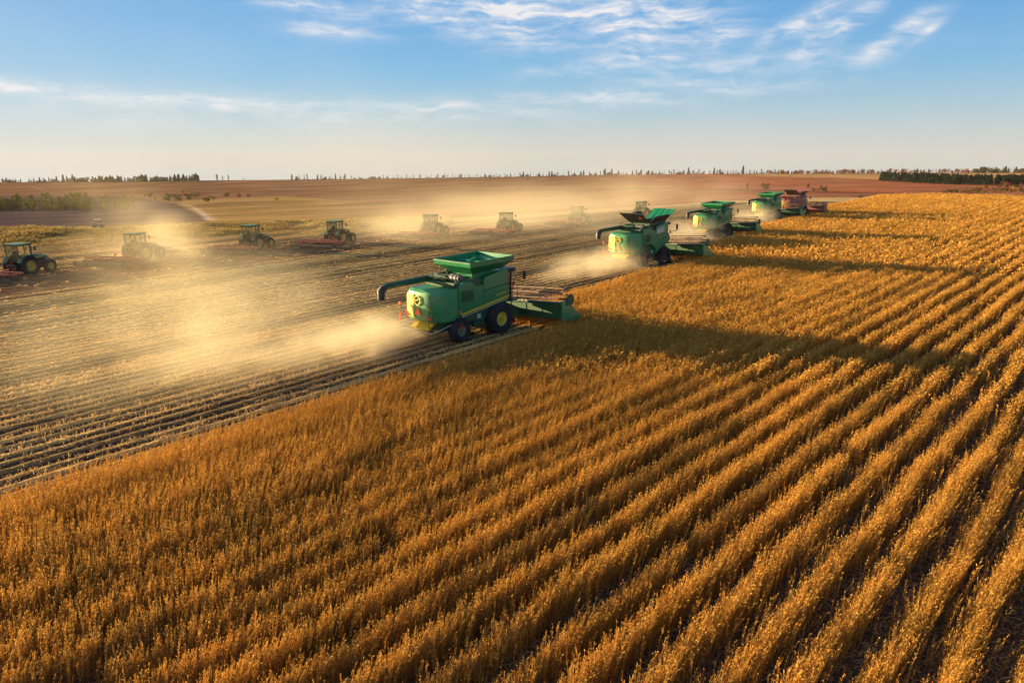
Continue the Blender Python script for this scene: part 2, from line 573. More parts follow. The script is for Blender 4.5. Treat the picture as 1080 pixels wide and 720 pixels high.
# pale farm track dropping into the hollow
tp = np.interp(GR, [214, 218, 225, 232], [190, 203, 214, 222])
lay(np.exp(-((GP - tp) / (1.2 + 0.25 * (GR - 214))) ** 2) * band(215, 232) * 0.9, (0.50, 0.38, 0.26))
# grass bank along the field edge at left
lay((GG > -0.09) * (1 - sm(0.0, 0.10, GG)) * (1 - sm(430, 520, GP)), (0.22, 0.16, 0.045))
# worked field itself
infield = (GG <= 0)
grass_zone = (GG > -0.075) & (GP < 470)
lay(infield & ~grass_zone, (0.50, 0.32, 0.13))
wv, tv = row_inv(GX, GY)
W_HDR = {}
HEAD = R(43)
HD = np.array([sin(HEAD), cos(HEAD)]); HN = np.array([cos(HEAD), -sin(HEAD)])
COMBINE_AT = []
for px_, py_ in ((514.5, 356.5), (692, 280.5), (765, 250.5), (819, 232.0), (846, 228.5)):
    q = ground_at(px_, py_) - 1.85 * HN - 0.1 * HD     # midpoint between the right-hand wheels
    COMBINE_AT.append(q)
HALF = 4.5                                             # half the cutting width
CUT = []
for q in COMBINE_AT:
    e = q + HALF * HN + 4.9 * HD
    w_, t_ = row_inv(e[0], e[1]); CUT.append((float(w_), float(t_)))
W1 = CUT[0][0]


def crop_edge(t):
    """leftmost standing row at distance t along the rows"""
    t = np.asarray(t, float)
    e = np.full(t.shape, W1)
    for k in range(len(CUT) - 1):
        e = np.where(t > CUT[k][1], CUT[k + 1][0], e)
    e = np.where(t > CUT[-1][1], CUT[-1][0] - 5.0, e)
    return e


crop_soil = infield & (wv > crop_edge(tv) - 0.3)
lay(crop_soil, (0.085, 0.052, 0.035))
GZ = np.where((GY < 14), 0.0, GZ)
nr, nc = GX.shape
idx = np.arange(nr * nc).reshape(nr, nc)
F4 = np.stack([idx[:-1, :-1], idx[:-1, 1:], idx[1:, 1:], idx[1:, :-1]], -1).reshape(-1, 4)
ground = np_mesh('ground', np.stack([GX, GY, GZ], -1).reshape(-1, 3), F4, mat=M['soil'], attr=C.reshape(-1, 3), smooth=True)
tag(ground, 'rolling harvested land reaching the far skyline', 'ground', kind='structure')

# ---- cut stubble: real ridges of straw over bare soil
SP_ST = 0.85
RIDGE = 0.082
ws = np.arange(-104, W1 + 2.2, 0.10)
ts = np.concatenate([np.arange(-34, 40, 0.55), np.arange(40, 190, 1.6)])
SW, ST = np.meshgrid(ws, ts)
SX, SY = row_xy(SW, ST)
k_ = np.round(SW / SP_ST)
ph = SW / SP_ST + 0.16 * (fbm(ST / 3.0, k_ * 7.7, 21, 3) - 0.5)
crest = 0.5 + 0.5 * np.cos(2 * pi * ph)
rowamp = 0.45 + 1.1 * vnoise(k_ * 1.37 + 0.5, ST / 25.0, 5)
along = 0.6 + 0.8 * fbm(ST / 1.4, k_ * 3.1, 9, 3)
rough = fbm(SX / 0.35, SY / 0.35, 31, 3) - 0.5
swathe = 0.5 + 0.5 * np.cos(2 * pi * (SW - W1) / 6.8)         # wheelings and chaff every machine width
till = sm(-56.5, -54.5, SW + 1.5 * (fbm(ST / 6, SW / 6, 2, 2) - .5)) * (1 - sm(-42, -39.6, SW)) * (1 - sm(40, 85, ST) * 0.7)
strawline = np.exp(-((SW + 38.4) / 0.45) ** 2) + 0.7 * np.exp(-((SW + 31) / 0.4) ** 2)
SZ = 0.03 + (RIDGE * rowamp * along * crest ** 1.3 + 0.075 * rough) * (1 - 0.75 * till) + till * (0.13 * (fbm(SX / 0.7, SY / 0.7, 77, 3) - 0.4)) + 0.09 * strawline
tint = np.zeros(SX.shape + (3,))
soil_c = np.array([0.085, 0.048, 0.028]); straw_c = np.array([0.68, 0.42, 0.14]); chaff_c = np.array([0.56, 0.34, 0.115]); till_c = np.array([0.105, 0.056, 0.034])
a = sm(0.30, 0.80, crest * along * rowamp + 0.55 * (fbm(SX / 0.9, SY / 0.25, 12, 3) - 0.5))[..., None]
rv_ = 0.72 * (0.75 * vnoise(k_ * 1.618 + .3, ST / 400, 63) + 0.25 * vnoise(k_ * 1.37 + .5, ST / 60, 5)) + 0.28 * swathe
a = a * (0.35 + 0.65 * sm(.30, .62, rv_))[..., None]
tint[:] = soil_c * (1 - a) + straw_c * a
ch = (0.6 * sm(0.4, 0.75, fbm(SX / 5, SY / 5, 44, 3)) * (0.25 + 0.75 * swathe) + sm(50, 75, SY) * 0.15 * rowamp)[..., None]
ch = np.clip(ch * (0.4 + 0.6 * sm(.3, .6, rv_))[..., None], 0, 0.9)
tint[:] = tint * (1 - ch * 0.7) + chaff_c * ch * 0.7
tint[:] = tint * (1 - till[..., None]) + (till_c + 0.16 * sm(0.55, 0.8, fbm(SX / 0.8, SY / 0.8, 50, 3))[..., None] * np.array([1, .65, .3])) * till[..., None]
sl_ = np.clip(strawline, 0, 1)[..., None] * 0.8
tint[:] = tint * (1 - sl_) + straw_c * 1.15 * sl_
_, _, SG, SC_ = terrain(SX, SY)
idx = np.arange(SX.size).reshape(SX.shape)
F4 = np.stack([idx[:-1, :-1], idx[:-1, 1:], idx[1:, 1:], idx[1:, :-1]], -1).reshape(-1, 4)
incol = CX + (SC_ - CX)
ok = ((SG < -0.035) & (SY > 15) & (SC_ > -260) & (SC_ < 1000)).ravel()
keep = ok[F4].all(1)
F4 = F4[keep]
used = np.unique(F4); re = np.full(SX.size, -1); re[used] = np.arange(len(used))
stubble_field = np_mesh('stubble_ground', np.stack([SX, SY, SZ], -1).reshape(-1, 3)[used], re[F4], mat=M['stubble_soil'], attr=tint.reshape(-1, 3)[used], smooth=True)
tag(stubble_field, 'harvested part of the field, ridged with straw rows', 'stubble field', kind='structure')


def scatter_mesh(templates, pos, rot, scl, lean, tintc, which):
    """many small plants in one mesh: every plant its own turn, size, lean and colour"""
    Vs, F4s, F3s, Cs = [], [], [], []
    base = 0
    for k, (tv_, tf4, tf3, tcol) in enumerate(templates):
        sel = np.where(which == k)[0]
        if len(sel) == 0: continue
        n, mv = len(sel), len(tv_)
        c, s_ = np.cos(rot[sel])[:, None], np.sin(rot[sel])[:, None]
        x = tv_[None, :, 0] * scl[sel, None, 0]; y = tv_[None, :, 1] * scl[sel, None, 0]; z = tv_[None, :, 2] * scl[sel, None, 1]
        X = x * c - y * s_ + lean[sel, None, 0] * z * z + pos[sel, None, 0]
        Y = x * s_ + y * c + lean[sel, None, 1] * z * z + pos[sel, None, 1]
        Z = z + pos[sel, None, 2]
        Vs.append(np.stack([X, Y, Z], -1).reshape(-1, 3))
        off = base + np.arange(n)[:, None, None] * mv
        if len(tf4): F4s.append((tf4[None] + off).reshape(-1, 4))
        if len(tf3): F3s.append((tf3[None] + off).reshape(-1, 3))
        Cs.append((tintc[sel][:, None, :] * tcol[None, :, :]).reshape(-1, 3))
        base += n * mv
    return (np.concatenate(Vs), np.concatenate(F4s) if F4s else None, np.concatenate(F3s) if F3s else None, np.concatenate(Cs))


def plant_template(rg, npod, nbr, podl, podw, stemw, height=1.0, spread=0.10):
    V, F, K = [], [], []
    def quad(p, d, u, l, wd, col):
        b = len(V)
        p = np.array(p); d = d / np.linalg.norm(d); u = u - d * np.dot(u, d); u /= np.linalg.norm(u) + 1e-9
        V.extend([p - u * wd * .35, p + d * l * .55 - u * wd * .5, p + d * l, p + d * l * .5 + u * wd * .5]); F.append((b, b + 1, b + 2, b + 3)); K.extend([col] * 4)
    def stem(p, q, w0, w1, col):
        p, q = np.array(p), np.array(q); d = q - p
        for a_ in (0, 1):
            u = np.array([1., 0, 0]) if a_ == 0 else np.array([0, 1., 0])
            b = len(V)
            V.extend([p - u * w0, p + u * w0, q + u * w1, q - u * w1]); F.append((b, b + 1, b + 2, b + 3)); K.extend([col] * 4)
    tops = [((0, 0, 0), (rg.normal(0, .03), rg.normal(0, .03), height))]
    for _ in range(nbr):
        a_ = rg.uniform(0, 2 * pi); r_ = rg.uniform(.5, 1.3) * spread; h0 = rg.uniform(.08, .35) * height
        tops.append(((0, 0, h0), (r_ * cos(a_), r_ * sin(a_), height * rg.uniform(.65, 1.0))))
    for p, q in tops: stem(p, q, stemw, stemw * .5, (0.85, 0.75, 0.6))
    for _ in range(npod):
        p, q = tops[rg.integers(len(tops))]
        f = rg.uniform(.22, 1.0) ** 0.8
        pt = np.array(p) * (1 - f) + np.array(q) * f
        a_ = rg.uniform(0, 2 * pi)
        d = np.array([cos(a_) * .5, sin(a_) * .5, rg.uniform(.3, 1.1)])
        u = rg.normal(0, 1, 3)
        cc = rg.uniform(.72, 1.18); h_ = rg.uniform(-.10, .12)
        quad(pt, d, u, podl * rg.uniform(.7, 1.25), podw * rg.uniform(.7, 1.2), (cc * (1 + h_ * .3), cc * (1 + h_), cc * (1 + 1.5 * h_)))
    return np.array(V), np.array(F, np.int32), np.zeros((0, 3), np.int32), np.array(K)


rg = np.random.default_rng(5)
TN = [plant_template(rg, 27, 1, .050, .0155, .005, spread=.045) for _ in range(16)]
TM = [plant_template(rg, 10, 1, .10, .036, .007, spread=.06) for _ in range(12)]
TF = [plant_template(rg, 6, 1, .17, .075, .013, spread=.12) for _ in range(8)]

SP_CR = 1.17
CROP_H = 1.02


def visible(x, y, z, m=60):
    d = y * CP - (z - CAM_H) * SP
    u = (z - CAM_H) * CP + y * SP
    with np.errstate(divide='ignore', invalid='ignore'):
        X = CX + FPX * x / d; Y = CY - FPX * u / d
    return (d > 1) & (X > -m * 2.2) & (X < 1080 + m) & (Y < 720 + m * 2) & (Y > 100)


def lay_rows(step, d0, d1, across):
    wi = np.arange(math.floor(-60 / SP_CR), 240 / SP_CR) * SP_CR + 0.35
    tt = np.arange(-45, 240, step)
    Wm, Tm = np.meshgrid(wi, tt)
    Wm = Wm.ravel(); Tm = Tm.ravel() + RNG.uniform(-.5, .5, Wm.size) * step
    keep_ = (Wm > crop_edge(Tm))
    Wm, Tm = Wm[keep_], Tm[keep_]
    # rows wander a little and lose plants here and there
    wob = 0.16 * (fbm(Tm / 4.0, Wm * 5.3, 61, 3) - 0.5) * 2
    Wj = Wm + wob + RNG.normal(0, 1, Wm.size) * across * (1.2 - 0.42 * sm(3, 20, Wm))
    x, y = row_xy(Wj, Tm)
    dist = np.hypot(x, y)
    _, _, g, _ = terrain(x, y)
    gap = fbm(Tm / 1.6, Wm * 9.1, 71, 3)
    # the lower right rows stand thin, with open furrows between
    open_ = sm(2, 12, Wm) * (1 - sm(60, 110, dist))
    ok_ = (dist >= d0) & (dist < d1) & (g < -0.004) & visible(x, y, 0.6) & (gap > 0.10 + 0.12 * open_)
    # patches on the left close the furrow
    return x[ok_], y[ok_], Wm[ok_], Tm[ok_], dist[ok_]


def crop_part(templates, step, d0, d1, across, hs):
    x, y, Wm, Tm, dist = lay_rows(step, d0, d1, across)
    # furrows close where the canopy is dense: fill plants between the rows
    dens = np.clip(1 - sm(3, 20, Wm) * (1 - sm(60, 160, dist) * 0.3), 0, 1)
    fill = RNG.uniform(0, 1, x.size) < dens * 0.85 + 0.07
    th = theta(Wm); s_ = RNG.uniform(-.5, .5, x.size) * SP_CR
    x = np.where(fill, x + np.cos(th) * s_, x); y = np.where(fill, y - np.sin(th) * s_, y)
    n = x.size
    hh = CROP_H * (0.86 + 0.24 * fbm(x / 1.3, y / 1.3, 81, 3)) * RNG.uniform(0.82, 1.12, n) * hs
    hh *= 0.86 + 0.28 * vnoise(Wm * 3.7, Tm / 9.0, 84)
    scl = np.stack([RNG.uniform(.85, 1.25, n), hh], -1)
    la = 0.20 * (fbm(x / 3.0, y / 3.0, 91, 3) - 0.35)
    lean = np.stack([0.12 + la + RNG.normal(0, .08, n), -0.02 + RNG.normal(0, .08, n)], -1)
    big = fbm(x / 14, y / 14, 95, 3)[:, None]; small = RNG.uniform(.78, 1.18, n)[:, None]
    base = np.array([0.56, 0.306, 0.058]) * (1 - big) + np.array([0.69, 0.388, 0.080]) * big
    base = base * small
    pale = (RNG.uniform(0, 1, n) < 0.14)[:, None]
    base = np.where(pale, base * np.array([1.12, 1.22, 1.7]), base)
    red = (RNG.uniform(0, 1, n) < 0.10)[:, None]
    base = np.where(red, base * np.array([.85, .66, .6]), base)
    olive = (fbm(x / 2.2, y / 2.2, 99, 3) > 0.72)[:, None] & (RNG.uniform(0, 1, n) < 0.3)[:, None]
    base = np.where(olive, base * np.array([.62, .72, .7]), base)
    pos = np.stack([x, y, np.zeros(n)], -1)
    return scatter_mesh(templates, pos, RNG.uniform(0, 2 * pi, n), scl, lean, base, RNG.integers(0, len(templates), n))


parts = [crop_part(TN, 0.0102, 8, 36, .165, 1.0), crop_part(TM, 0.023, 36, 80, .17, 1.0), crop_part(TF, 0.070, 80, 300, .18, 1.0)]
Vs, Fs, Cs = [], [], []; base = 0
for V, f4, f3, c in parts:
    Vs.append(V); Fs.append(f4 + base); Cs.append(c); base += len(V)
print('crop verts', base)
crop = np_mesh('soybean_crop', np.concatenate(Vs), np.concatenate(Fs), mat=M['crop'], attr=np.concatenate(Cs))
tag(crop, 'ripe golden brown soybean standing uncut in long rows', 'crop', kind='stuff')
del parts, Vs, Fs, Cs

# ---- loose cut straw lying and standing on the stubble rows
def straw_template(rg, up):
    V, F, K = [], [], []
    for _ in range(4):
        a_ = rg.uniform(0, 2 * pi); l = rg.uniform(.05, .13); e_ = rg.uniform(.5, 1.3) if up else rg.uniform(0, .35)
        d = np.array([cos(a_) * cos(e_), sin(a_) * cos(e_), sin(e_)]) * l
        u = np.array([-sin(a_), cos(a_), .3]) * rg.uniform(.006, .011)
        p = np.array([rg.normal(0, .16), rg.normal(0, .16), .0]); b = len(V)
        V.extend([p - u, p + u, p + d + u, p + d - u]); F.append((b, b + 1, b + 2, b + 3)); cc = rg.uniform(.7, 1.3); K.extend([(cc, cc, cc)] * 4)
    return np.array(V), np.array(F, np.int32), np.zeros((0, 3), np.int32), np.array(K)


TS = [straw_template(rg, k % 4 != 0) for k in range(10)]


def stub_template(rg):
    """a short stretch of cut row, lying along x"""
    V, F, K = [], [], []
    for _ in range(4):
        a_ = rg.normal(0, .22); p = np.array([rg.uniform(-.3, .3), rg.normal(0, .028), 0]); u = np.array([cos(a_), sin(a_), 0]) * rg.uniform(.045, .09)
        q = p + np.array([rg.normal(0, .03), rg.normal(0, .03), rg.uniform(.025, .065)]); b = len(V)
        V.extend([p - u, p + u, q + u * .6, q - u * .6]); F.append((b, b + 1, b + 2, b + 3)); cc = rg.uniform(.8, 1.2); K.extend([(cc, cc, cc)] * 4)
    return np.array(V), np.array(F, np.int32), np.zeros((0, 3), np.int32), np.array(K)


TU = [stub_template(rg) for _ in range(8)]
SV, SF, SCol = [], [], []; sbase = 0
for tmpl, n, d0, d1, jit in ((TS, 300000, 16, 58, .085), (TU, 600000, 46, 190, .035)):
    k_ = RNG.integers(round(-100 / SP_ST), round((W1 + 0.2) / SP_ST) + 1, n)
    tt = RNG.uniform(-34, 75 if d1 < 100 else 175, n)
    wj = k_ * SP_ST + RNG.normal(0, jit, n)
    x, y = row_xy(wj, tt)
    dist = np.hypot(x, y)
    _, _, g_, _ = terrain(x, y)
    ok_ = visible(x, y, 0, 30) & (dist < d1 - RNG.uniform(0, 8, n)) & (dist > d0) & (wj < crop_edge(tt)) & (y > 16) & (g_ < -0.05)
    tl_ = sm(-56.5, -54.5, wj) * (1 - sm(-41.5, -39.6, wj)) * (1 - sm(40, 85, tt) * .7)
    ok_ &= RNG.uniform(0, 1, n) > tl_ * .98
    x, y, k_, tt, wj = x[ok_], y[ok_], k_[ok_], tt[ok_], wj[ok_]; n = x.size
    zz = 0.02 + RIDGE * (0.45 + 1.1 * vnoise(k_ * 1.37 + .5, tt / 25, 5)) * (0.6 + 0.8 * fbm(tt / 1.4, k_ * 3.1, 9, 3))
    rowc = vnoise(k_ * 1.37 + .5, tt / 60, 5); swc = 0.5 + 0.5 * np.cos(2 * pi * (wj - W1) / 6.8)
    rv = 0.72 * (0.75 * vnoise(k_ * 1.618 + .3, tt / 400, 63) + 0.25 * rowc) + 0.28 * swc
    thin = RNG.uniform(0, 1, n) < (0.22 + 0.78 * sm(.30, .65, rv) if d1 < 100 else 0.02 + 0.98 * sm(.38, .66, rv))
    x, y, zz, rv = x[thin], y[thin], zz[thin], rv[thin]; n = x.size
    base_c = np.array([0.66, 0.43, 0.165]) * (RNG.uniform(.75, 1.2, n) * (0.50 + 0.85 * rv))[:, None]
    V, f4, f3, c = scatter_mesh(tmpl, np.stack([x, y, zz], -1), RNG.uniform(0, 2 * pi, n) if tmpl is TS else pi / 2 - theta(wj[thin]) + pi * RNG.integers(0, 2, n), np.ones((n, 2)) * RNG.uniform(.8, 1.4, n)[:, None], np.zeros((n, 2)), base_c, RNG.integers(0, len(tmpl), n))
    SV.append(V); SF.append(f4 + sbase); SCol.append(c); sbase += len(V)
st = np_mesh('straw_stubble', np.concatenate(SV), np.concatenate(SF), mat=M['straw'], attr=np.concatenate(SCol))
tag(st, 'pale cut stalks and loose straw along the stubble rows', 'stubble', kind='stuff')
del SV, SF, SCol

# ---- fallen leaves and stalks on the soil of the open furrows
n = 90000
x = RNG.uniform(-14, 40, n); y = RNG.uniform(9, 42, n)
wl, tl = row_inv(x, y)
ok_ = (wl > 2) & visible(x, y, 0, 30)
x, y = x[ok_], y[ok_]; n = x.size
base_c = np.array([0.34, 0.20, 0.085]) * RNG.uniform(.4, 1.3, n)[:, None]
V, f4, f3, c = scatter_mesh([straw_template(rg, False) for _ in range(6)], np.stack([x, y, np.full(n, .012)], -1), RNG.uniform(0, 2 * pi, n), np.ones((n, 2)) * RNG.uniform(.8, 2.0, n)[:, None], np.zeros((n, 2)), base_c, RNG.integers(0, 6, n))
tag(np_mesh('leaf_litter', V, f4, mat=M['straw'], attr=c), 'fallen leaves and broken stalks between the standing rows', 'litter', kind='stuff')

# ---- grass bank along the far left field edge
def blade_template(rg, nb, h, sp, wd):
    V, F, K = [], [], []
    for _ in range(nb):
        a_ = rg.uniform(0, 2 * pi); r_ = rg.uniform(0, sp); p = np.array([r_ * cos(a_), r_ * sin(a_), 0]); hh = h * rg.uniform(.5, 1.15)
        q = p + np.array([rg.normal(0, .25), rg.normal(0, .25), 1.0]) * hh; a2 = rg.uniform(0, pi); u = np.array([cos(a2), sin(a2), 0]) * wd
        b = len(V); V.extend([p - u, p + u, q + u * .4, q - u * .4]); F.append((b, b + 1, b + 2, b + 3)); cc = rg.uniform(.7, 1.3); K.extend([(cc, cc, cc)] * 4)
    return np.array(V), np.array(F, np.int32), np.zeros((0, 3), np.int32), np.array(K)


TB = [blade_template(rg, 12, 1.0, .5, .09) for _ in range(8)]
n = 16000
pc = RNG.uniform(-60, 470, n); gg_ = RNG.uniform(-0.085, 0.03, n)
cc_ = trace_col(pc, 240.0)
ye = np.interp(cc_, EDGE_C, EDGE_Y); ysk = np.interp(cc_, SKY_C, SKY_Y); De = CAM_H / slope_of(ye); Ds = np.interp(cc_, DSKY_C, DSKY)
y = De * (Ds / De) ** gg_; x = (cc_ - CX) / (FPX * CP) * y
z, _, _, _ = terrain(x, y)
hgt = (0.20 + 0.48 * sm(.4, .75, fbm(x / 9, y / 9, 17, 3))) * RNG.uniform(.6, 1.3, n) * (0.5 + 0.5 * sm(-0.085, -0.03, gg_))
mixg = sm(.4, .65, fbm(x / 6, y / 6, 19, 3))[:, None]
base_c = np.array([0.42, 0.29, 0.09]) * (1 - mixg) + np.array([0.30, 0.205, 0.070]) * mixg
V, f4, f3, c = scatter_mesh(TB, np.stack([x, y, z - .05], -1), RNG.uniform(0, 2 * pi, n), np.stack([RNG.uniform(.8, 1.5, n), hgt], -1), np.zeros((n, 2)), base_c, RNG.integers(0, len(TB), n))
gb = np_mesh('dry_grass', V, f4, mat=M['leaf'], attr=c)
tag(gb, 'tall dry grass and weeds on the bank beyond the stubble', 'grass', kind='stuff')
# ------------------------------------------------------------------ machines


def wheel(name, parent, x, y, r, wd, rim_r, side, lugs=22, rim_mat='yellow', lug_h=0.055):
    """tyre with chevron lugs; rim as a sub-part"""
    b = MB(); h = wd / 2
    prof = [(-h * .72, rim_r), (-h * .95, rim_r + (r - rim_r) * .35), (-h, r - lug_h - .10), (-h * .82, r - lug_h - .02), (0, r - lug_h),
            (h * .82, r - lug_h - .02), (h, r - lug_h - .10), (h * .95, rim_r + (r - rim_r) * .35), (h * .72, rim_r)]
    b.lathe_x(prof, 40)
    for k in range(lugs):
        for s_ in (-1, 1):
            a0 = 2 * pi * (k + (0.5 if s_ > 0 else 0)) / lugs; a1 = a0 + s_ * 0 + 0.30 * 0.9
            tk = 0.055 / r
            q = []
            for (xx, aa) in ((0.02 * s_, a0), (h * .98 * s_, a1)):
                for da in (-tk, tk):
                    for rr in (r - lug_h - .03, r):
                        dr = -.06 if (abs(xx) > h * .5 and rr == r) else 0
                        q.append((xx, (rr + dr) * cos(aa + da), (rr + dr) * sin(aa + da)))
            b.add(q, [(0, 1, 3, 2), (4, 6, 7, 5), (1, 5, 7, 3), (0, 2, 6, 4), (0, 4, 5, 1), (2, 3, 7, 6)])
    t = b.build(name, M['rubber'], parent, smooth=True)
    t.location = (x, y, r)
    d = MB(); o_ = h * .70 * side
    d.lathe_x([(o_ * .98, 0.001), (o_ * .98, rim_r * .22), (o_ * .55, rim_r * .30), (o_ * .45, rim_r * .72), (o_ * .95, rim_r * .92), (o_ * 1.03, rim_r * 1.02), (-o_ * .2, rim_r * 1.0)], 28)
    for k in range(8):
        a_ = 2 * pi * k / 8
        d.lathe_x([(o_ * 1.03, .001), (o_ * 1.03, .035), (o_ * .9, .035)], 6, (0, rim_r * .15 * cos(a_), rim_r * .15 * sin(a_)))
    d.build('rim', M[rim_mat], t, smooth=True)
    return t


def track(parent, side, x):
    """triangular rubber crawler unit"""
    b = MB(); w2 = .36
    ctr = [(1.45, 1.50, .34), (0.55, .36, .36), (2.45, .36, .36)]
    pts = []
    for (cy, cz, r), (a0, a1) in zip((ctr[1], ctr[2], ctr[0]), ((215, 275), (265, 330), (35, 145))):
        for k in range(7):
            a_ = R(a0 + (a1 - a0) * k / 6); pts.append((cy + r * cos(a_), cz + r * sin(a_)))
    n = len(pts)
    inner = [(1.45 + (y - 1.45) * .86, .72 + (z - .72) * .86) for y, z in pts]
    rings = [[(x - w2, y, z) for y, z in inner], [(x - w2, y, z) for y, z in pts], [(x + w2, y, z) for y, z in pts], [(x + w2, y, z) for y, z in inner]]
    v = [p for r in rings for p in r]
    f = [(k * n + i, k * n + (i + 1) % n, ((k + 1) % 4) * n + (i + 1) % n, ((k + 1) % 4) * n + i) for k in range(4) for i in range(n)]
    b.add(v, f)
    # cleats
    per = 0.0
    for i in range(n):
        p0, p1 = np.array(pts[i]), np.array(pts[(i + 1) % n]); L = np.linalg.norm(p1 - p0); m_ = max(1, int(L / .17))
        d = (p1 - p0) / L; nn = np.array([d[1], -d[0]])
        for j in range(m_):
            q = p0 + d * L * (j + .5) / m_
            a_, c_ = q - d * .035, q + d * .035
            P_ = [a_ - nn * .01, c_ - nn * .01, c_ + nn * .05, a_ + nn * .05]
            b.loft([[(x - w2 * 1.02, p[0], p[1]) for p in P_], [(x + w2 * 1.02, p[0], p[1]) for p in P_]])
    t = b.build('crawler_track', M['rubber'], parent)
    d = MB()
    for cy, cz, r in ((1.45, 1.42, .36), (.62, .42, .36), (2.38, .42, .36), (1.2, .26, .22), (1.75, .26, .22)):
        d.lathe_x([(x - w2 * .8, .01), (x - w2 * .8, r * .9), (x + w2 * .8, r * .9), (x + w2 * .8, .01)], 20, (0, cy, cz))
    d.prism([(.6, .5), (2.4, .5), (1.6, 1.4), (1.3, 1.4)], x - .2, x + .24)
    d.build('track_roller_frame', M['black'], t, smooth=True)
    return t


def disc(b, c, nrm, r, n=18, th=.01):
    nrm = Vector(nrm).normalized(); u = nrm.cross(Vector((0, 0, 1))).normalized(); v = nrm.cross(u); c = Vector(c)
    b.loft([[tuple(c + nrm * o_ + (u * cos(2 * pi * k / n) + v * sin(2 * pi * k / n)) * r) for k in range(n)] for o_ in (0, th)])


def combine(label, loc, rz, hopper='box', drive='wheel', bodycol='green', dark='dgreen', fender=False, marks=True):
    root = empty('combine_harvester', (loc[0], loc[1], 0), rz)
    tag(root, label, 'combine harvester', 'combine harvesters working in echelon')
    g = M[bodycol]; dg = M[dark]
    # body core
    b = MB()
    b.box(-1.36, 1.36, -1.95, 2.25, 1.15, 3.62, .08)
    b.box(-1.0, 1.0, -2.4, 2.2, .85, 1.2)
    b.prism([(2.2, 1.25), (2.2, 3.5), (2.45, 3.5), (2.6, 1.9), (2.5, 1.25)], -1.1, 1.1)
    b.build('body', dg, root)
    # side panels: lower rear, upper rear, front lower, front upper; with shut lines between
    for s_ in (-1, 1):
        x0, x1 = sorted((1.37 * s_, 1.50 * s_))
        rear = [(-1.95, 1.62), (-1.98, 3.3), (-1.80, 3.62), (-1.45, 3.78), (-.95, 3.70), (-.70, 3.45), (-.35, 3.36), (.10, 3.40), (.10, 1.84)]
        fl = [(.125, 1.845), (.125, 2.98), (2.33, 3.22), (2.42, 2.9), (2.45, 2.25), (2.1, 2.16)]
        fu = [(.125, 3.01), (.125, 3.62), (.30, 3.86), (1.9, 4.13), (2.33, 4.16), (2.38, 3.8), (2.335, 3.25)]
        arch = None
        if fender:
            fl = [(.125, 2.35), (.125, 3.0), (2.33, 3.22), (2.50, 3.0), (2.62, 2.72), (2.1, 2.72), (1.4, 2.62)]
            rear = [(-1.95, 2.1), (-1.98, 3.3), (-1.80, 3.62), (-1.45, 3.78), (-.95, 3.70), (-.35, 3.46), (.10, 3.45), (.10, 2.33)]
        for nm, pr in (('rear_side_panel', rear), ('front_side_panel', fl), ('upper_side_panel', fu)):
            m_ = MB()
            c_ = np.mean(pr, 0)
            ins = [tuple(c_ + (np.array(p) - c_) * (1 - .035 / max(.2, np.linalg.norm(np.array(p) - c_)))) for p in pr]
            xi, xo = 1.37 * s_, 1.50 * s_
            bul = lambda p: xo + .05 * s_ * sin(pi * min(1, max(0, (p[1] - 1.6) / 2.4)))
            m_.loft([[(xi, y, z) for y, z in pr], [(bul(p) - .03 * s_, p[0], p[1]) for p in pr], [(bul(p), p[0], p[1]) for p in ins]])
            m_.build(nm, g, root, smooth=False)
        # dark scoop over the rear panel with screen
        m_ = MB(); m_.prism([(-1.42, 3.76), (-.92, 3.68), (-.68, 3.43), (-.33, 3.35), (.12, 3.38), (.12, 3.64), (-.2, 3.8), (-1.3, 3.84)], 1.20 * s_, 1.40 * s_)
        m_.build('air_intake_panel', dg, root)
        if not fender:
            m_ = MB(); st_ = [(-1.90, 1.66), (-1.90, 1.79), (2.36, 2.46), (2.38, 2.33)]
            m_.loft([[(1.545 * s_, y, z) for y, z in st_], [(1.562 * s_, y, z) for y, z in st_]])
            for k in range(5): m_.add([], [])
            m_.build('stripe', M['yellow'], root)
            m_ = MB(); m_.loft([[(x_ * s_, -1.80, 1.555), (x_ * s_, -1.80, 1.595), (x_ * s_, 2.25, 2.228), (x_ * s_, 2.25, 2.188)] for x_ in (1.52, 1.55)])
            for k in range(8):
                yy = -1.7 + k * .55; zz = 1.56 + (yy + 1.9) * .157
                disc(m_, (1.535 * s_, yy, zz), (s_, 0, 0), .035, 8, .03)
            m_.build('latch_dots', M['pale'], root)  # pale latch dots below the stripe, on an added strip that joins them
            m_ = MB()
            for k in range(7):
                yy = 1.25 + k * .13; zz = 2.52 + k * .13 * .157
                m_.box(*sorted((1.545 * s_, 1.556 * s_)), yy, yy + .085, zz, zz + .10)
            m_.build('side_marking', M['yellow'], root)
        else:
            m_ = MB(); pr = []
            for k in range(13):
                a_ = R(200 - 190 * k / 12); pr.append((-1.25 + 1.1 * cos(a_) * 1.25, 1.15 + 1.15 * sin(a_)))
            pr += [(2.2, 2.25), (2.62, 2.45), (2.62, 2.70), (1.4, 2.60), (-1.0, 2.55), (-2.3, 1.95), (-2.72, 1.3), (-2.72, .8)]
            m_.loft([[(1.36 * s_, y, z) for y, z in pr], [(1.64 * s_, y, z) for y, z in pr]])
            m_.build('side_fender', g, root)
            m_ = MB()
            m_.prism([(.25, 3.12), (.25, 3.60), (1.6, 3.82), (1.6, 3.26)], *sorted((1.552 * s_, 1.562 * s_)))
            m_.build('side_window', M['pale'], root)
    # rear hood: rounded in plan, sloping in section
    b = MB(); rings = []
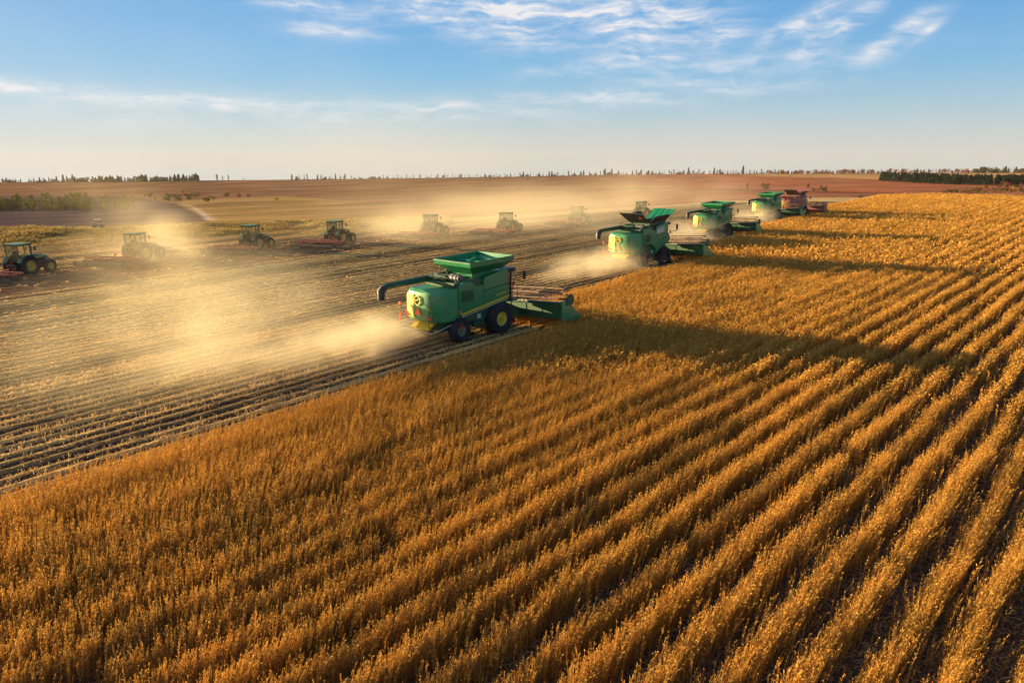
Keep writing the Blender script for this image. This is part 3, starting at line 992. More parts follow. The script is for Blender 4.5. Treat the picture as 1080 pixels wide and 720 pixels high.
    for z, k in ((1.42, .90), (1.52, .97), (2.2, 1.0), (2.95, .985), (3.2, .95), (3.34, .86)):
        plan = [(1.40, -1.7), (1.40, -2.5), (1.36, -3.1), (1.25, -3.5), (.98, -3.78), (.5, -3.90), (-.5, -3.93), (-1.02, -3.88), (-1.28, -3.72), (-1.36, -3.3), (-1.40, -2.5), (-1.40, -1.7)]
        rings.append([(x * (.93 + .07 * k), -1.7 + (y + 1.7) * k - (.0 if z > 2 else 0.0), z) for x, y in plan])
    b.loft(rings)
    hood = b.build('rear_hood', M['dustlitgreen'] if bodycol == 'green' else g, root, smooth=True)
    if marks:
        e = MB()                                        # round emblem with leaping stag
        n_ = Vector((0, -1, 0)); c_ = Vector((-.10, -3.95, 2.72)); k_ = 24
        ring = [[tuple(c_ + Vector((cos(2 * pi * i / k_) * r, d, sin(2 * pi * i / k_) * r))) for i in range(k_)] for r, d in ((.30, .02), (.30, -.03), (.24, -.03), (.24, .02))]
        e.loft(ring + [ring[0]], caps=False)
        stag = [(-.17, -.06), (-.10, -.02), (.02, -.01), (.08, .05), (.15, .07), (.14, .10), (.09, .11), (.12, .18), (.08, .16), (.06, .10), (.01, .05), (-.10, .06), (-.14, .03), (-.20, .05), (-.16, -.01), (-.20, -.14), (-.16, -.12)]
        e.loft([[tuple(c_ + Vector((x, -.01, z))) for x, z in stag], [tuple(c_ + Vector((x, -.03, z))) for x, z in stag]])
        e.build('emblem', M['yellow'], hood)
        e = MB(); c_ = Vector((-.06, -3.93, 2.02))
        tri = [(-.25, -.19), (.25, -.19), (.28, -.12), (.05, .27), (-.05, .27), (-.28, -.12)]
        e.loft([[tuple(c_ + Vector((x, 0, z))) for x, z in tri], [tuple(c_ + Vector((x, -.03, z))) for x, z in tri]])
        e.build('warning_triangle', M['orange'], hood)
        for s_ in (1, -1):
            e = MB(); e.loft([[(x * s_, y - d, z) for x, y in ((.62, -3.86), (.97, -3.77))] + [(x * s_, y + .02, z) for x, y in ((.97, -3.77), (.62, -3.86))] for z, d in ((1.66, .06), (1.80, .05))])
            e.build('reflector', M['redlamp'], hood)
        e = MB(); e.loft([[(x, y - d, z) for x, y in ((-1.38, -3.45), (-1.29, -3.74), (-1.02, -3.90), (-.45, -3.94), (-.43, -3.86), (-1.0, -3.8), (-1.25, -3.6), (-1.33, -3.4))] for z, d in ((1.62, -.03), (1.75, .04), (2.95, .035), (3.08, -.06))]); e.build('rear_sunlit_patch', M['sunyellow'], hood)  # sun on the hood's rear left, put in as a pale yellow panel
        e = MB(); e.box(-1.22, -1.02, -3.98, -3.86, 1.80, 1.95, .02); e.box(-1.0, -.80, -4.0, -3.90, 1.72, 1.84, .02); e.build('tail_lamp', M['redlamp'], hood)
    # straw chopper, chute and guard rail
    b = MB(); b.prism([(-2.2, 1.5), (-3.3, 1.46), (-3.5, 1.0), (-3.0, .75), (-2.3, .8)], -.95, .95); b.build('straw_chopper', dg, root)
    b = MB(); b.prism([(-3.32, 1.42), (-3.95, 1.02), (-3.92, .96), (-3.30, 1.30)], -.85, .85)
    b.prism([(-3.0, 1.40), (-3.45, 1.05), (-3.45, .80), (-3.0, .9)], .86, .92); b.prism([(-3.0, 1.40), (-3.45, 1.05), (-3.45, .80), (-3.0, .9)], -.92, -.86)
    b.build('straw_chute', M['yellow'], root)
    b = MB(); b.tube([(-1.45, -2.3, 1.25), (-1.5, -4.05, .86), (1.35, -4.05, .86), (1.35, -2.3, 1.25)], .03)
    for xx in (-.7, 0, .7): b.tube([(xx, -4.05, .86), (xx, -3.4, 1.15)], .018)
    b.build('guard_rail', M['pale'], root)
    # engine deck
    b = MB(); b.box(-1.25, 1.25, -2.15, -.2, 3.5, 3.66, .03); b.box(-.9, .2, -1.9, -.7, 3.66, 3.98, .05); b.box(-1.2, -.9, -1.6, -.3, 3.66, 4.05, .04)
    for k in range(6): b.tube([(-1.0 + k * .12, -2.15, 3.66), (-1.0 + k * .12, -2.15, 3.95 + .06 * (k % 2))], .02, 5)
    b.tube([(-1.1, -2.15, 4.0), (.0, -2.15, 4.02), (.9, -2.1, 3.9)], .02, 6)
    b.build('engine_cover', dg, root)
    b = MB()
    for k in range(5): b.lathe_x([(.30 + k * .17, .02), (.30 + k * .17, .25 + .03 * (k % 2)), (.45 + k * .17, .25 + .03 * (k % 2)), (.45 + k * .17, .02)], 20, (0, -1.5, 3.88))
    b.build('air_filter', M['grey'], root, smooth=True)
    b = MB(); b.tube([(-.5, -1.1, 3.9), (-.5, -1.1, 4.15), (-.5, -1.25, 4.25)], .07, 10); b.build('exhaust_pipe', M['black'], root, smooth=True)
    b = MB()
    for xx in (-1.3, 1.3): b.tube([(xx, -2.1, 3.66), (xx, -2.1, 4.15), (xx, -.75, 4.22), (xx, -.75, 3.7)], .018, 5)
    b.tube([(-1.3, -2.1, 4.15), (1.3, -2.1, 4.15)], .018, 5); b.tube([(-1.3, -2.1, 3.92), (1.3, -2.1, 3.92)], .014, 5)
    b.build('deck_rail', M['black'], root)
    b = MB()
    for xx in (.98, 1.28): b.tube([(xx, -4.02 + .35 * (xx - .98), 1.1), (xx, -3.99 + .35 * (xx - .98), 3.2)], .02, 5)
    for k in range(7): b.tube([(.98, -4.0, 1.2 + k * .3), (1.28, -3.9, 1.2 + k * .3)], .016, 5)
    b.build('rear_ladder', M['black'], root)
    for s_ in (-1, 1):
        b = MB()
        for k in range(7): b.box(*sorted((1.53 * s_, 1.565 * s_)), -1.75, -.85, 2.55 + k * .09, 2.60 + k * .09)
        b.box(*sorted((1.515 * s_, 1.545 * s_)), -1.80, -.80, 2.50, 3.18)
        b.build('vent_grille', M['dgreen'] if bodycol == 'green' else dg, root)
        b = MB(); b.tube([(1.42 * s_, -1.5, 1.5), (1.44 * s_, -1.2, 1.05), (1.40 * s_, -.6, 1.2), (1.36 * s_, .4, .9)], .03, 6); b.build('hose', M['black'], root, smooth=True)
    # grain hopper
    hb = MB()
    y0, y1 = -.55, 2.35
    base = [(-1.15, y0, 3.9), (1.15, y0, 3.9), (1.15, y1, 4.05), (-1.15, y1, 4.05)]
    if hopper == 'box':
        low_ = [(-1.05, y0 + .1, 4.02), (1.05, y0 + .1, 4.02), (1.05, y1 - .1, 4.18), (-1.05, y1 - .1, 4.18)]
        mid = [(-1.66, y0 - .62, 4.56), (1.66, y0 - .62, 4.56), (1.66, y1 + .38, 4.70), (-1.66, y1 + .38, 4.70)]
        lip = [(-1.66, y0 - .66, 4.86), (1.66, y0 - .66, 4.86), (1.66, y1 + .42, 5.00), (-1.66, y1 + .42, 5.00)]
        inn = [(x * .965, y0 - .6 if y < y0 else y1 + .36, z - .002) for x, y, z in lip]
        inm = [(x * .95, y0 - .55 if y < y0 else y1 + .31, z + .06) for x, y, z in mid]
        inl = [(x * .94, y, z + .08) for x, y, z in low_]
        hb.box(-1.05, 1.05, y0 + .1, y1 - .1, 3.6, 4.06)
        hb.loft([low_, mid, lip, inn, inm, inl], caps=False); hb.add(inl, [(0, 1, 2, 3)])
        for k in (-.35, 1.0): hb.box(-1.53, 1.53, y0 + 1.4 + k, y0 + 1.45 + k, 4.66, 4.74)
        hb.tube([(0, y0 + .1, 4.25), (0, .9, 4.85)], .13, 10)
        h_ = hb.build('grain_hopper', g, root)
        e = MB()
        e.loft([[(x * 1.012, y + (-.012 if y < y0 else .012), z + d) for x, y, z in lip] for d in (-.09, -.02)], caps=False)
        e.build('hopper_rim', M['green2'] if bodycol == 'green' else g, h_)
    else:
        hb.loft([[(x, y, z) for x, y, z in base], [(x, y, z + .30) for x, y, z in base], [(x * .97, y + (.04 if y < 1 else -.04), z + .30) for x, y, z in base], [(x * .97, y + (.04 if y < 1 else -.04), z) for x, y, z in base]], caps=False)
        hb.box(-1.1, 1.1, y0 + .1, y1 - .1, 3.5, 4.0)
        h_ = hb.build('grain_hopper', dg, root)
        flaps = (((-1.15, y0, 4.2), (1.15, y0, 4.2), (1.30, y0 - 1.65, 5.20), (-1.30, y0 - 1.65, 5.20)),
                 ((1.15, y1, 4.35), (-1.15, y1, 4.35), (-1.30, y1 + 1.65, 5.35), (1.30, y1 + 1.65, 5.35)),
                 ((1.15, y0, 4.2), (1.15, y1, 4.35), (1.75, y1 - .1, 5.0), (1.75, y0 + .1, 4.85)),
                 ((-1.15, y1, 4.35), (-1.15, y0, 4.2), (-1.75, y0 + .1, 4.95), (-1.75, y1 - .1, 5.10)))
        for k, fl in enumerate(flaps):
            e = MB(); a_ = [Vector(p) for p in fl]; nn = (a_[1] - a_[0]).cross(a_[3] - a_[0]).normalized() * .04
            e.loft([[tuple(p) for p in a_], [tuple(p + nn) for p in a_]])
            for q in (.25, .5, .75):
                p0 = a_[0].lerp(a_[1], q); p1 = a_[3].lerp(a_[2], q); e.tube([p0 - nn * .3, p1 - nn * .3], .022, 5)
            f_ = e.build('hopper_flap', M['black'] if k < 4 and k != 1 else g, h_)
            if k == 0:
                c0 = a_[0].lerp(a_[1], .78).lerp(a_[3].lerp(a_[2], .78), .55); e = MB()
                u = (a_[1] - a_[0]).normalized(); v = (a_[3] - a_[0]).normalized()
                tri = [(-.22, -.16), (.22, -.16), (.0, .26)]
                for o0, o1 in ((.03, .045), (-.055, -.04)):
                    e.loft([[tuple(c0 + u * x + v * z - nn.normalized() * o0) for x, z in tri], [tuple(c0 + u * x + v * z - nn.normalized() * o1) for x, z in tri]])
                e.build('flap_marking', M['orange'], f_)
    # unloading auger folded back along the left side
    b = MB(); b.tube([(-1.35, 1.5, 2.2), (-1.50, 1.5, 3.55), (-1.52, 1.35, 3.75), (-1.55, 1.0, 3.82)], .26, 14)
    b.tube([(-1.55, 1.05, 3.82), (-1.30, -2.2, 3.74), (-.95, -5.55, 3.66), (-.93, -5.85, 3.58), (-.92, -5.98, 3.40)], [.20, .19, .18, .19, .20], 14)
    au = b.build('unloading_auger', dg, root, smooth=True)
    b = MB(); b.tube([(-.93, -5.80, 3.60), (-.92, -5.99, 3.42), (-.92, -6.02, 2.92)], [.23, .25, .21], 12); b.build('auger_spout', M['black'], au, smooth=True)
    # cab
    b = MB(); b.box(-.92, .92, 1.75, 3.30, 1.95, 2.2, .04)
    for x in (-.9, .9):
        for y in (2.5, 3.25): b.tube([(x, y, 2.1), (x * .97, y + .05, 3.85)], .045, 6)
    cab = b.build('cab', M['black'], root)
    b = MB(); b.loft([[(-.88, 2.45, 2.15), (.88, 2.45, 2.15), (.88, 3.30, 2.15), (.5, 3.42, 2.15), (-.5, 3.42, 2.15), (-.88, 3.30, 2.15)], [(-.86, 2.45, 3.82), (.86, 2.45, 3.82), (.86, 3.36, 3.82), (.5, 3.52, 3.82), (-.5, 3.52, 3.82), (-.86, 3.36, 3.82)]])
    b.build('cab_window', M['dglass'], cab)
    b = MB(); b.box(-1.05, 1.05, 2.2, 3.62, 3.83, 4.06, .07); b.build('cab_roof', M['black'] if bodycol == 'green' else g, cab)
    for s_ in (-1, 1):
        b = MB(); b.tube([(.9 * s_, 3.35, 3.28), (1.75 * s_, 3.62, 3.22)], .022, 6); b.tube([(1.75 * s_, 3.62, 3.22), (1.75 * s_, 3.62, 3.75)], .02, 6)
        ma = b.build('mirror_arm', M['black'], cab)
        b = MB(); b.box(1.65 * s_ if s_ > 0 else -1.87, 1.87 if s_ > 0 else -1.65, 3.58, 3.66, 3.36, 3.92, .03); b.build('mirror', M['black'], ma)
        b = MB(); b.tube([(1.1 * s_, 3.05, 2.6), (1.35 * s_, 3.15, 3.1)], .03, 6); disc(b, (1.35 * s_, 3.1, 3.12), (0, -1, 0), .10, 10, .08); b.build('marker_lamp', M['redlamp'], cab)
    b = MB()
    for x in (.95, 1.40): b.tube([(x, 2.75, 2.1), (x, 2.75, 3.0), (x, 3.35, 3.0), (x, 3.35, 2.0)], .022, 6)
    b.box(.9, 1.45, 2.5, 3.35, 1.98, 2.05)
    b.build('platform_rail', M['black'], root)
    # rear marker lamps on stalks
    for x, y, z0, z1 in ((1.62, -1.95, 1.05, 1.95), (-1.85, -3.85, 1.35, 2.35)):
        b = MB(); b.tube([(x * .85, y + .15, z1 - .35), (x, y, z1 - .30), (x, y, z1)], .02, 6); b.tube([(x, y, z0), (x, y, z1)], .016, 6); st_ = b.build('lamp_stalk', M['black'], root)
        b = MB(); b.box(x - .08, x + .08, y - .09, y - .03, z1 - .10, z1 + .08, .02); b.build('marker_lamp', M['orange'], st_)
        b = MB(); b.loft([[(x - .03, y - .07, z0 + .45), (x + .03, y - .07, z0 + .45), (x + .03, y - .02, z0 + .45), (x - .03, y - .02, z0 + .45)], [(x - .11, y - .09, z0 + .1), (x + .11, y - .09, z0 + .1), (x + .11, y - .01, z0 + .1), (x - .11, y - .01, z0 + .1)], [(x - .05, y - .07, z0 - .1), (x + .05, y - .07, z0 - .1), (x + .05, y - .02, z0 - .1), (x - .05, y - .02, z0 - .1)]])
        b.build('warning_flag', M['redlamp'], st_)
    # running gear
    b = MB(); b.tube([(-1.2, 1.45, .95), (1.2, 1.45, .95)], .2, 10); b.tube([(-1.25, -1.95, .72), (1.25, -1.95, .72)], .14, 10); b.box(-.5, .5, -1.8, 1.5, .8, 1.1)
    b.box(.95, 1.38, -.55, .35, .75, 1.7, .05); b.box(-1.38, -.95, -.55, .35, .75, 1.7, .05)
    b.build('axle', dg, root)
    b = MB(); b.box(1.37, 1.40, -.35, -.05, 1.28, 1.56); b.build('sight_plate', M['pale'], root)
    for s_ in (-1, 1):
        if drive == 'wheel':
            wheel('front_wheel', root, 1.52 * s_, 1.45, 1.04, .78, .46, s_, 22)
        else:
            track(root, s_, 1.52 * s_)
        wheel('rear_wheel', root, 1.45 * s_, -1.95, .78, .58, .34, s_, 18, rim_mat='dusty')
    # feeder house and cutting header
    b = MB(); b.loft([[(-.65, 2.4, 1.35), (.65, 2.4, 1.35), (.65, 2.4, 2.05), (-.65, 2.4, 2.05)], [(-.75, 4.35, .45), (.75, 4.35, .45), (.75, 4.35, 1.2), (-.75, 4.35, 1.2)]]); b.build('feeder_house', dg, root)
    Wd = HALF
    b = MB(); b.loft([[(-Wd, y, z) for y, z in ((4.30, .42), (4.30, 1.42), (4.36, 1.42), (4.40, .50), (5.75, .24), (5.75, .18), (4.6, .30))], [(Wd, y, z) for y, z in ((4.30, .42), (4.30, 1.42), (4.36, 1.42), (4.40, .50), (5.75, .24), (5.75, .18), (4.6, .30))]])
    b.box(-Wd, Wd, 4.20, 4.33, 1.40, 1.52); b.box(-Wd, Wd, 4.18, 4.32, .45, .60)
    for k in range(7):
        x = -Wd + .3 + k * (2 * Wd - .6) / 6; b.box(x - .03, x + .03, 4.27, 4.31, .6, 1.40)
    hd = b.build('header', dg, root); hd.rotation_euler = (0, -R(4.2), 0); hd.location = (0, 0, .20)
    b = MB()
    for k in range(26):
        x = -Wd + .1 + k * (2 * Wd - .2) / 25; b.box(x - .05, x + .05, 4.17, 4.19, 1.50, 1.58)
    b.box(-Wd, Wd, 4.2, 4.3, 1.525, 1.56); b.build('header_top_rail', M['pale'], hd)
    for s_ in (-1, 1):
        xa, xb = sorted((Wd * s_, (Wd + .14) * s_)); b = MB()
        b.prism([(4.22, .35), (4.22, 1.45), (4.6, 1.62), (5.1, 1.30), (5.7, .75), (6.2, .36), (6.15, .2), (5.4, .14)], xa, xb)
        b.build('crop_divider', g, hd)
        b = MB(); disc(b, ((Wd + .15 if s_ > 0 else -Wd - .19), 5.0, 1.62), (1, 0, 0), .36, 16, .06); b.box(*sorted(((Wd + .02) * s_, (Wd + .22) * s_)), 4.6, 5.25, 1.30, 1.42, .02); b.build('reel_drive', dg, hd)
    b = MB(); r = .66; cy, cz = 5.0, 1.62
    b.tube([(-Wd + .1, cy, cz), (Wd - .1, cy, cz)], .07, 8)
    for k in range(6):
        a_ = 2 * pi * k / 6 + .3; by, bz = cy + r * cos(a_), cz + r * sin(a_)
        b.tube([(-Wd + .12, by, bz), (Wd - .12, by, bz)], .06, 6)
        for j in range(44):
            x = -Wd + .2 + j * (2 * Wd - .4) / 43; b.tube([(x, by, bz), (x, by - .05, bz - .22)], .012, 3)
    for x in np.linspace(-Wd + .15, Wd - .15, 6):
        for k in range(6):
            a_ = 2 * pi * k / 6 + .3; b.tube([(x, cy, cz), (x, cy + r * cos(a_), cz + r * sin(a_))], .022, 4)
            a2 = a_ + pi / 3; b.tube([(x, cy + r * cos(a_), cz + r * sin(a_)), (x, cy + r * cos(a2), cz + r * sin(a2))], .018, 4)
    b.build('reel', M['rust'], hd)
    b = MB(); b.tube([(-Wd + .1, 4.72, .68), (Wd - .1, 4.72, .68)], .17, 10)
    for s_ in (-1, 1):
        pts = []
        for k in range(70):
            a_ = k * .55; pts.append((s_ * (Wd - .15 - k * (Wd - .6) / 70), 4.72 + .27 * cos(a_ * s_), .68 + .27 * sin(a_ * s_)))
        b.tube(pts, .02, 4)
    b.build('table_auger', M['grey'], hd)
    return root


CL = ['green combine harvester nearest the camera, closed box hopper, yellow stripe along its side',
      'green combine with black hopper flaps folded open and rubber tracks, second in the line',
      'green combine with closed bowl hopper, third in the harvesting line',
      'small distant green combine partly hidden by a reddish combine ahead of it',
      'reddish combine with spread hopper flaps, farthest of the harvesting line']
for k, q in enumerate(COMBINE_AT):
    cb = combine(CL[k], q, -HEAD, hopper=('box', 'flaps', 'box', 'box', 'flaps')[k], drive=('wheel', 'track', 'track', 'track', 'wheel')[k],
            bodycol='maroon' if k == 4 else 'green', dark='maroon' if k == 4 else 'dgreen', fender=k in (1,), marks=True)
    if k == 1: cb.scale = (1.07, 1.07, 1.07)

# ---- tractors with disc harrows


def make_tractor():
    root = empty('tractor')
    g = M['green2']
    b = MB()                                               # hood
    rings = []
    for y, w_, z0, z1 in ((.55, .46, 1.15, 2.02), (1.5, .45, 1.1, 1.95), (2.4, .42, 1.05, 1.82), (2.85, .38, 1.05, 1.68), (3.02, .30, 1.1, 1.5)):
        rings.append([(-w_, y, z0), (-w_, y, z1 - .2), (-w_ * .75, y, z1 - .04), (-w_ * .3, y, z1), (w_ * .3, y, z1), (w_ * .75, y, z1 - .04), (w_, y, z1 - .2), (w_, y, z0)])
    b.loft(rings); hood = b.build('hood', g, root, smooth=True)
    b = MB(); b.box(-.28, .28, 2.98, 3.06, 1.12, 1.45, .03)
    for s_ in (-1, 1): b.box(*sorted((.44 * s_, .47 * s_)), 1.0, 2.4, 1.25, 1.55)
    b.build('grille', M['black'], hood)
    b = MB()
    for s_ in (-1, 1): b.box(*sorted((.465 * s_, .480 * s_)), .7, 2.3, 1.62, 1.70)
    b.build('hood_stripe', M['yellow'], hood)
    b = MB(); b.box(-.35, .35, -.9, 2.9, .75, 1.15, .05); b.tube([(-.95, 0, .98), (.95, 0, .98)], .2, 10); b.tube([(-.9, 2.35, .70), (.9, 2.35, .70)], .13, 10); b.box(-.3, .3, 2.8, 3.25, .7, 1.05, .04)
    b.build('chassis', M['black'], root)
    b = MB()
    for k in range(8): b.box(-.42 + k * .105, -.33 + k * .105, 3.2, 3.62, .78, 1.2, .02)
    b.build('front_weights', M['grey'], root)
    b = MB()
    bot = [(-.78, -.75, 1.55), (.78, -.75, 1.55), (.78, .62, 1.55), (-.78, .62, 1.55)]
    top = [(-.74, -.85, 2.92), (.74, -.85, 2.92), (.74, .50, 2.92), (-.74, .50, 2.92)]
    for p, q in zip(bot, top): b.tube([p, q], .05, 6)
    for s_ in (-1, 1): b.tube([(.77 * s_, -.05, 1.55), (.74 * s_, -.10, 2.92)], .04, 6)
    b.box(-.80, .80, -.78, .66, 1.35, 1.58, .04)
    cab = b.build('cab', M['black'], root)
    b = MB(); b.loft([[(x * .97, y * .97, z) for x, y, z in bot], [(x * .97, y * .97, z) for x, y, z in top]]); b.build('cab_window', M['glass'], cab)
    b = MB(); b.box(-.88, .88, -1.0, .72, 2.92, 3.12, .07); b.build('cab_roof', M['green2'], cab)
    for x in (-.6, .6):
        b = MB(); b.box(x - .1, x + .1, -1.03, -.98, 2.95, 3.05); b.build('work_lamp', M['grey'], cab)
    b = MB(); b.box(-.28, .28, -.45, .1, 1.56, 1.75, .05); b.box(-.28, .28, -.5, -.38, 1.7, 2.4, .04); b.build('seat', M['black'], cab)
    b = MB(); b.tube([(.58, .80, 1.7), (.58, .80, 2.85), (.58, .74, 3.02), (.60, .86, 3.14)], [.07, .07, .06, .06], 8); b.build('exhaust_pipe', M['black'], root, smooth=True)
    for s_ in (-1, 1):
        b = MB(); pr = []
        for k in range(9):
            a_ = R(160 - 130 * k / 8); pr.append((1.06 * cos(a_) - .0, .98 + 1.08 * sin(a_)))
        inn = [(y * .95, .98 + (z - .98) * .95) for y, z in pr][::-1]
        xa, xb = sorted((.62 * s_, 1.12 * s_)); b.prism(pr + inn, xa, xb); b.build('fender', g, root)
        wheel('rear_wheel', root, 1.02 * s_, 0, .98, .58, .52, s_, 20, rim_mat='dyellow')
        wheel('front_wheel', root, .98 * s_, 2.35, .70, .46, .36, s_, 18, rim_mat='dyellow')
        b = MB(); b.tube([(.78 * s_, .5, 2.6), (1.25 * s_, .62, 2.62)], .02, 5); b.box(*sorted((1.16 * s_, 1.36 * s_)), .6, .66, 2.4, 2.8, .02); b.build('mirror', M['black'], cab)
    b = MB(); b.tube([(.3, -.8, .9), (.42, -1.7, .55)], .05, 6); b.tube([(-.3, -.8, .9), (-.42, -1.7, .55)], .05, 6); b.tube([(0, -.8, 1.3), (0, -1.6, 1.05)], .045, 6)
    b.build('hitch', M['red'], root)
    return root


def make_harrow():
    root = empty('disc_harrow')
    b = MB(); L = 3.1
    b.box(-.12, .12, -5.6, -1.4, .62, .76, .02)
    b.tube([(-.42, -1.7, .55), (0, -2.6, .72), (.42, -1.7, .55)], .07, 6)
    for y, sl_ in ((-2.7, .35), (-4.2, -.35)):
        for s_ in (-1, 1): b.box(*sorted((.1 * s_, L * s_)), y - .08, y + .08, .66, .80, .02)
    for s_ in (-1, 1):
        b.box(*sorted((1.5 * s_, 1.62 * s_)), -4.2, -2.7, .64, .78); b.box(*sorted(((L - .1) * s_, L * s_)), -4.2, -2.7, .64, .78)
    for x in np.linspace(-L + .15, L - .15, 15):
        for y in (-2.7, -4.2): b.tube([(x, y, .7), (x, y - .28, .62), (x, y - .18, .30)], .04, 5)
    b.tube([(-.1, -3.4, .76), (-.1, -3.0, 1.15), (.1, -3.0, 1.15), (.1, -3.4, .76)], .05, 6)
    b.build('frame', M['red'], root)
    for y, ang in ((-2.88, .3), (-4.38, -.3)):
        b = MB()
        for x in np.linspace(-L + .15, L - .15, 15):
            n_ = 16; c_ = Vector((x, y, .27)); nrm = Vector((cos(ang), sin(ang), .1)).normalized(); u = nrm.cross(Vector((0, 0, 1))).normalized(); v = nrm.cross(u)
            b.loft([[tuple(c_ + nrm * (.06 * (1 - q)) + (u * cos(2 * pi * k / n_) + v * sin(2 * pi * k / n_)) * .29 * q) for k in range(n_)] for q in (.25, .7, 1.0)])
        for s_ in (-1, 1): b.tube([(-L + .1, y, .27), (L - .1, y, .27)], .035, 6)
        b.build('disc_gang', M['iron'], root)
    b = MB()
    b.tube([(-L, -5.5, .26), (L, -5.5, .26)], .04, 6)
    for x in (-L, -L / 2, 0, L / 2, L): b.lathe_x([(x, .05), (x, .25), (x + .02, .25), (x + .02, .05)], 14, (0, -5.5, .26))
    for k in range(12):
        a_ = 2 * pi * k / 12; b.tube([(-L, -5.5 + .27 * cos(a_), .26 + .27 * sin(a_)), (L, -5.5 + .27 * cos(a_ + .8), .26 + .27 * sin(a_ + .8))], .025, 4)
    b.build('packer_roller', M['iron'], root)
    return root


TL = [('green tractor at the left edge of the photo, clear yellow wheels, red harrow behind', (31, 291)),
      ('tractor almost swallowed by the bright dust plume, second from the left', (152, 275.5)),
      ('green tractor third from the left, clear of dust before the grass bank', (272, 264)),
      ('tractor fourth from the left, dark against tilled soil, red harrow behind', (360, 258)),
      ('hazy tractor above the tail of the nearest combine, fifth from the left', (460, 249)),
      ('hazy tractor between the nearest combine and the open-flap combine, sixth from the left', (539, 246)),
      ('faint tractor just left of the open-flap combine, seventh from the left', (613, 237)),
      ('tractor of which only the cab shows over the open black hopper', (680, 230))]
HL = ['bright red harrow cut off by the left edge of the photo', 'harrow lost in the dust plume behind the second tractor', 'red disc harrow trailing the clear tractor third from the left',
      'red disc harrow trailing the fourth tractor, its frame lit against dark soil', 'dim reddish harrow behind the fifth, hazy tractor', 'dim reddish harrow behind the sixth, hazy tractor',
      'faint harrow behind the seventh tractor, left of the open-flap combine', 'harrow hidden behind the combine with open black hopper flaps']
tr0, ha0 = make_tractor(), make_harrow()
for k, (lab, p) in enumerate(TL):
    q = ground_at(*p); w_, t_ = row_inv(q[0], q[1]); th = R((15, 17, 19, 22, 27, 31, 35, 37)[k])
    t = tr0 if k == 0 else copy_tree(tr0)
    rt = np.array([cos(th), -sin(th)])
    q = q - rt * .8
    t.location = (q[0], q[1], 0.02); t.rotation_euler = (0, 0, -th)
    tag(t, lab, 'tractor', 'tractors tilling the stubble in a line')
    if k == 7: continue
    h = ha0 if k == 0 else copy_tree(ha0)
    h.location = (q[0], q[1], 0.02); h.rotation_euler = (0, 0, -th)
    tag(h, HL[k], 'disc harrow', 'disc harrows behind the tractors')

# small white-topped buggy far left on the grass bank
x, y, z = far_at(104, 241)
bg_ = empty('utility_buggy', (x, y, z), R(-70))
tag(bg_, 'tiny white-topped buggy half hidden in the grass bank at left', 'buggy')
b = MB(); b.box(-.5, .5, -.9, .9, .35, .75, .08); b.box(-.45, .45, -.9, -.3, .75, .95, .05); b.build('body', M['grey'], bg_)
b = MB(); b.box(-.55, .55, -.55, .45, 1.45, 1.53, .03); b.build('canopy', M['white'], bg_)
b = MB()
for sx in (-.48, .48):
    b.tube([(sx, -.5, .7), (sx, -.5, 1.46)], .025, 6); b.tube([(sx, .55, .72), (sx, .4, 1.46)], .025, 6)
b.build('roll_cage', M['black'], bg_)
for sx in (-1, 1):
    for sy in (-.6, .6): wheel('buggy_wheel', bg_, .5 * sx, sy, .30, .2, .16, sx, 10, 'grey', .02)

# ------------------------------------------------------------------ far trees and woods


def leaf_cloud(rg, n, size, centre_fn, col):
    """n leaf-clump faces; centre_fn gives a point in the crown"""
    V, F, K = [], [], []
    for _ in range(n):
        c = np.array(centre_fn()); u = rg.normal(0, 1, 3); u /= np.linalg.norm(u); v = np.cross(u, rg.normal(0, 1, 3)); v /= np.linalg.norm(v)
        s_ = size * rg.uniform(.6, 1.4); b = len(V)
        V.extend([c - u * s_, c + v * s_ * .6, c + u * s_, c - v * s_ * .6]); F.append((b, b + 1, b + 2, b + 3))
        cc = rg.uniform(.65, 1.35); K.extend([np.array(col) * cc] * 4)
    return V, F, K


def crown_points(kind, rg):
    """unit-high tree crowns"""
    if kind == 'conifer':
        def f():
            z = rg.uniform(.08, 1.0); r_ = .26 * (1 - z) ** .8 * (0.75 + .25 * sin(z * 40)) + .012; a_ = rg.uniform(0, 2 * pi); q = rg.uniform(.5, 1) ** .5
            return (r_ * q * cos(a_), r_ * q * sin(a_), z)
    elif kind == 'poplar':
        def f():
            z = rg.uniform(.06, 1.0); r_ = .16 * (sin(pi * min(1, (z - .05) * 1.02)) ** .6 if z < .99 else .1) + .01; a_ = rg.uniform(0, 2 * pi); q = rg.uniform(0, 1) ** .5
            return (r_ * q * cos(a_), r_ * q * sin(a_), z)
    else:
        lobes = [(rg.normal(0, .20), rg.normal(0, .20), rg.uniform(.16, .80), rg.uniform(.14, .24)) for _ in range(11)]
        def f():
            x, y, z, r_ = lobes[rg.integers(len(lobes))]; d = rg.normal(0, 1, 3); d /= np.linalg.norm(d); q = rg.uniform(.3, 1) ** .5
            return (x + d[0] * r_ * q, y + d[1] * r_ * q, z + d[2] * r_ * q * .9)
    return f


def tree_mesh(kind, col, n=150, seed=0, size=.035):
    rg_ = np.random.default_rng(seed)
    V, F, K = leaf_cloud(rg_, n, size, crown_points(kind, rg_), col)
    t = MB(); t.tube([(0, 0, -.06), (0.01, 0, .25), (0.0, .005, .55), (0, 0, .88)], [.028, .022, .014, .006], 6)
    if kind == 'round':
        for a_ in (0, 2.1, 4.2): t.tube([(0, 0, .28), (.09 * cos(a_), .09 * sin(a_), .5), (.17 * cos(a_), .17 * sin(a_), .68)], [.011, .008, .004], 5)
    return (np.array(V), np.array(F, np.int32), np.array(K)), t


KIND = {}


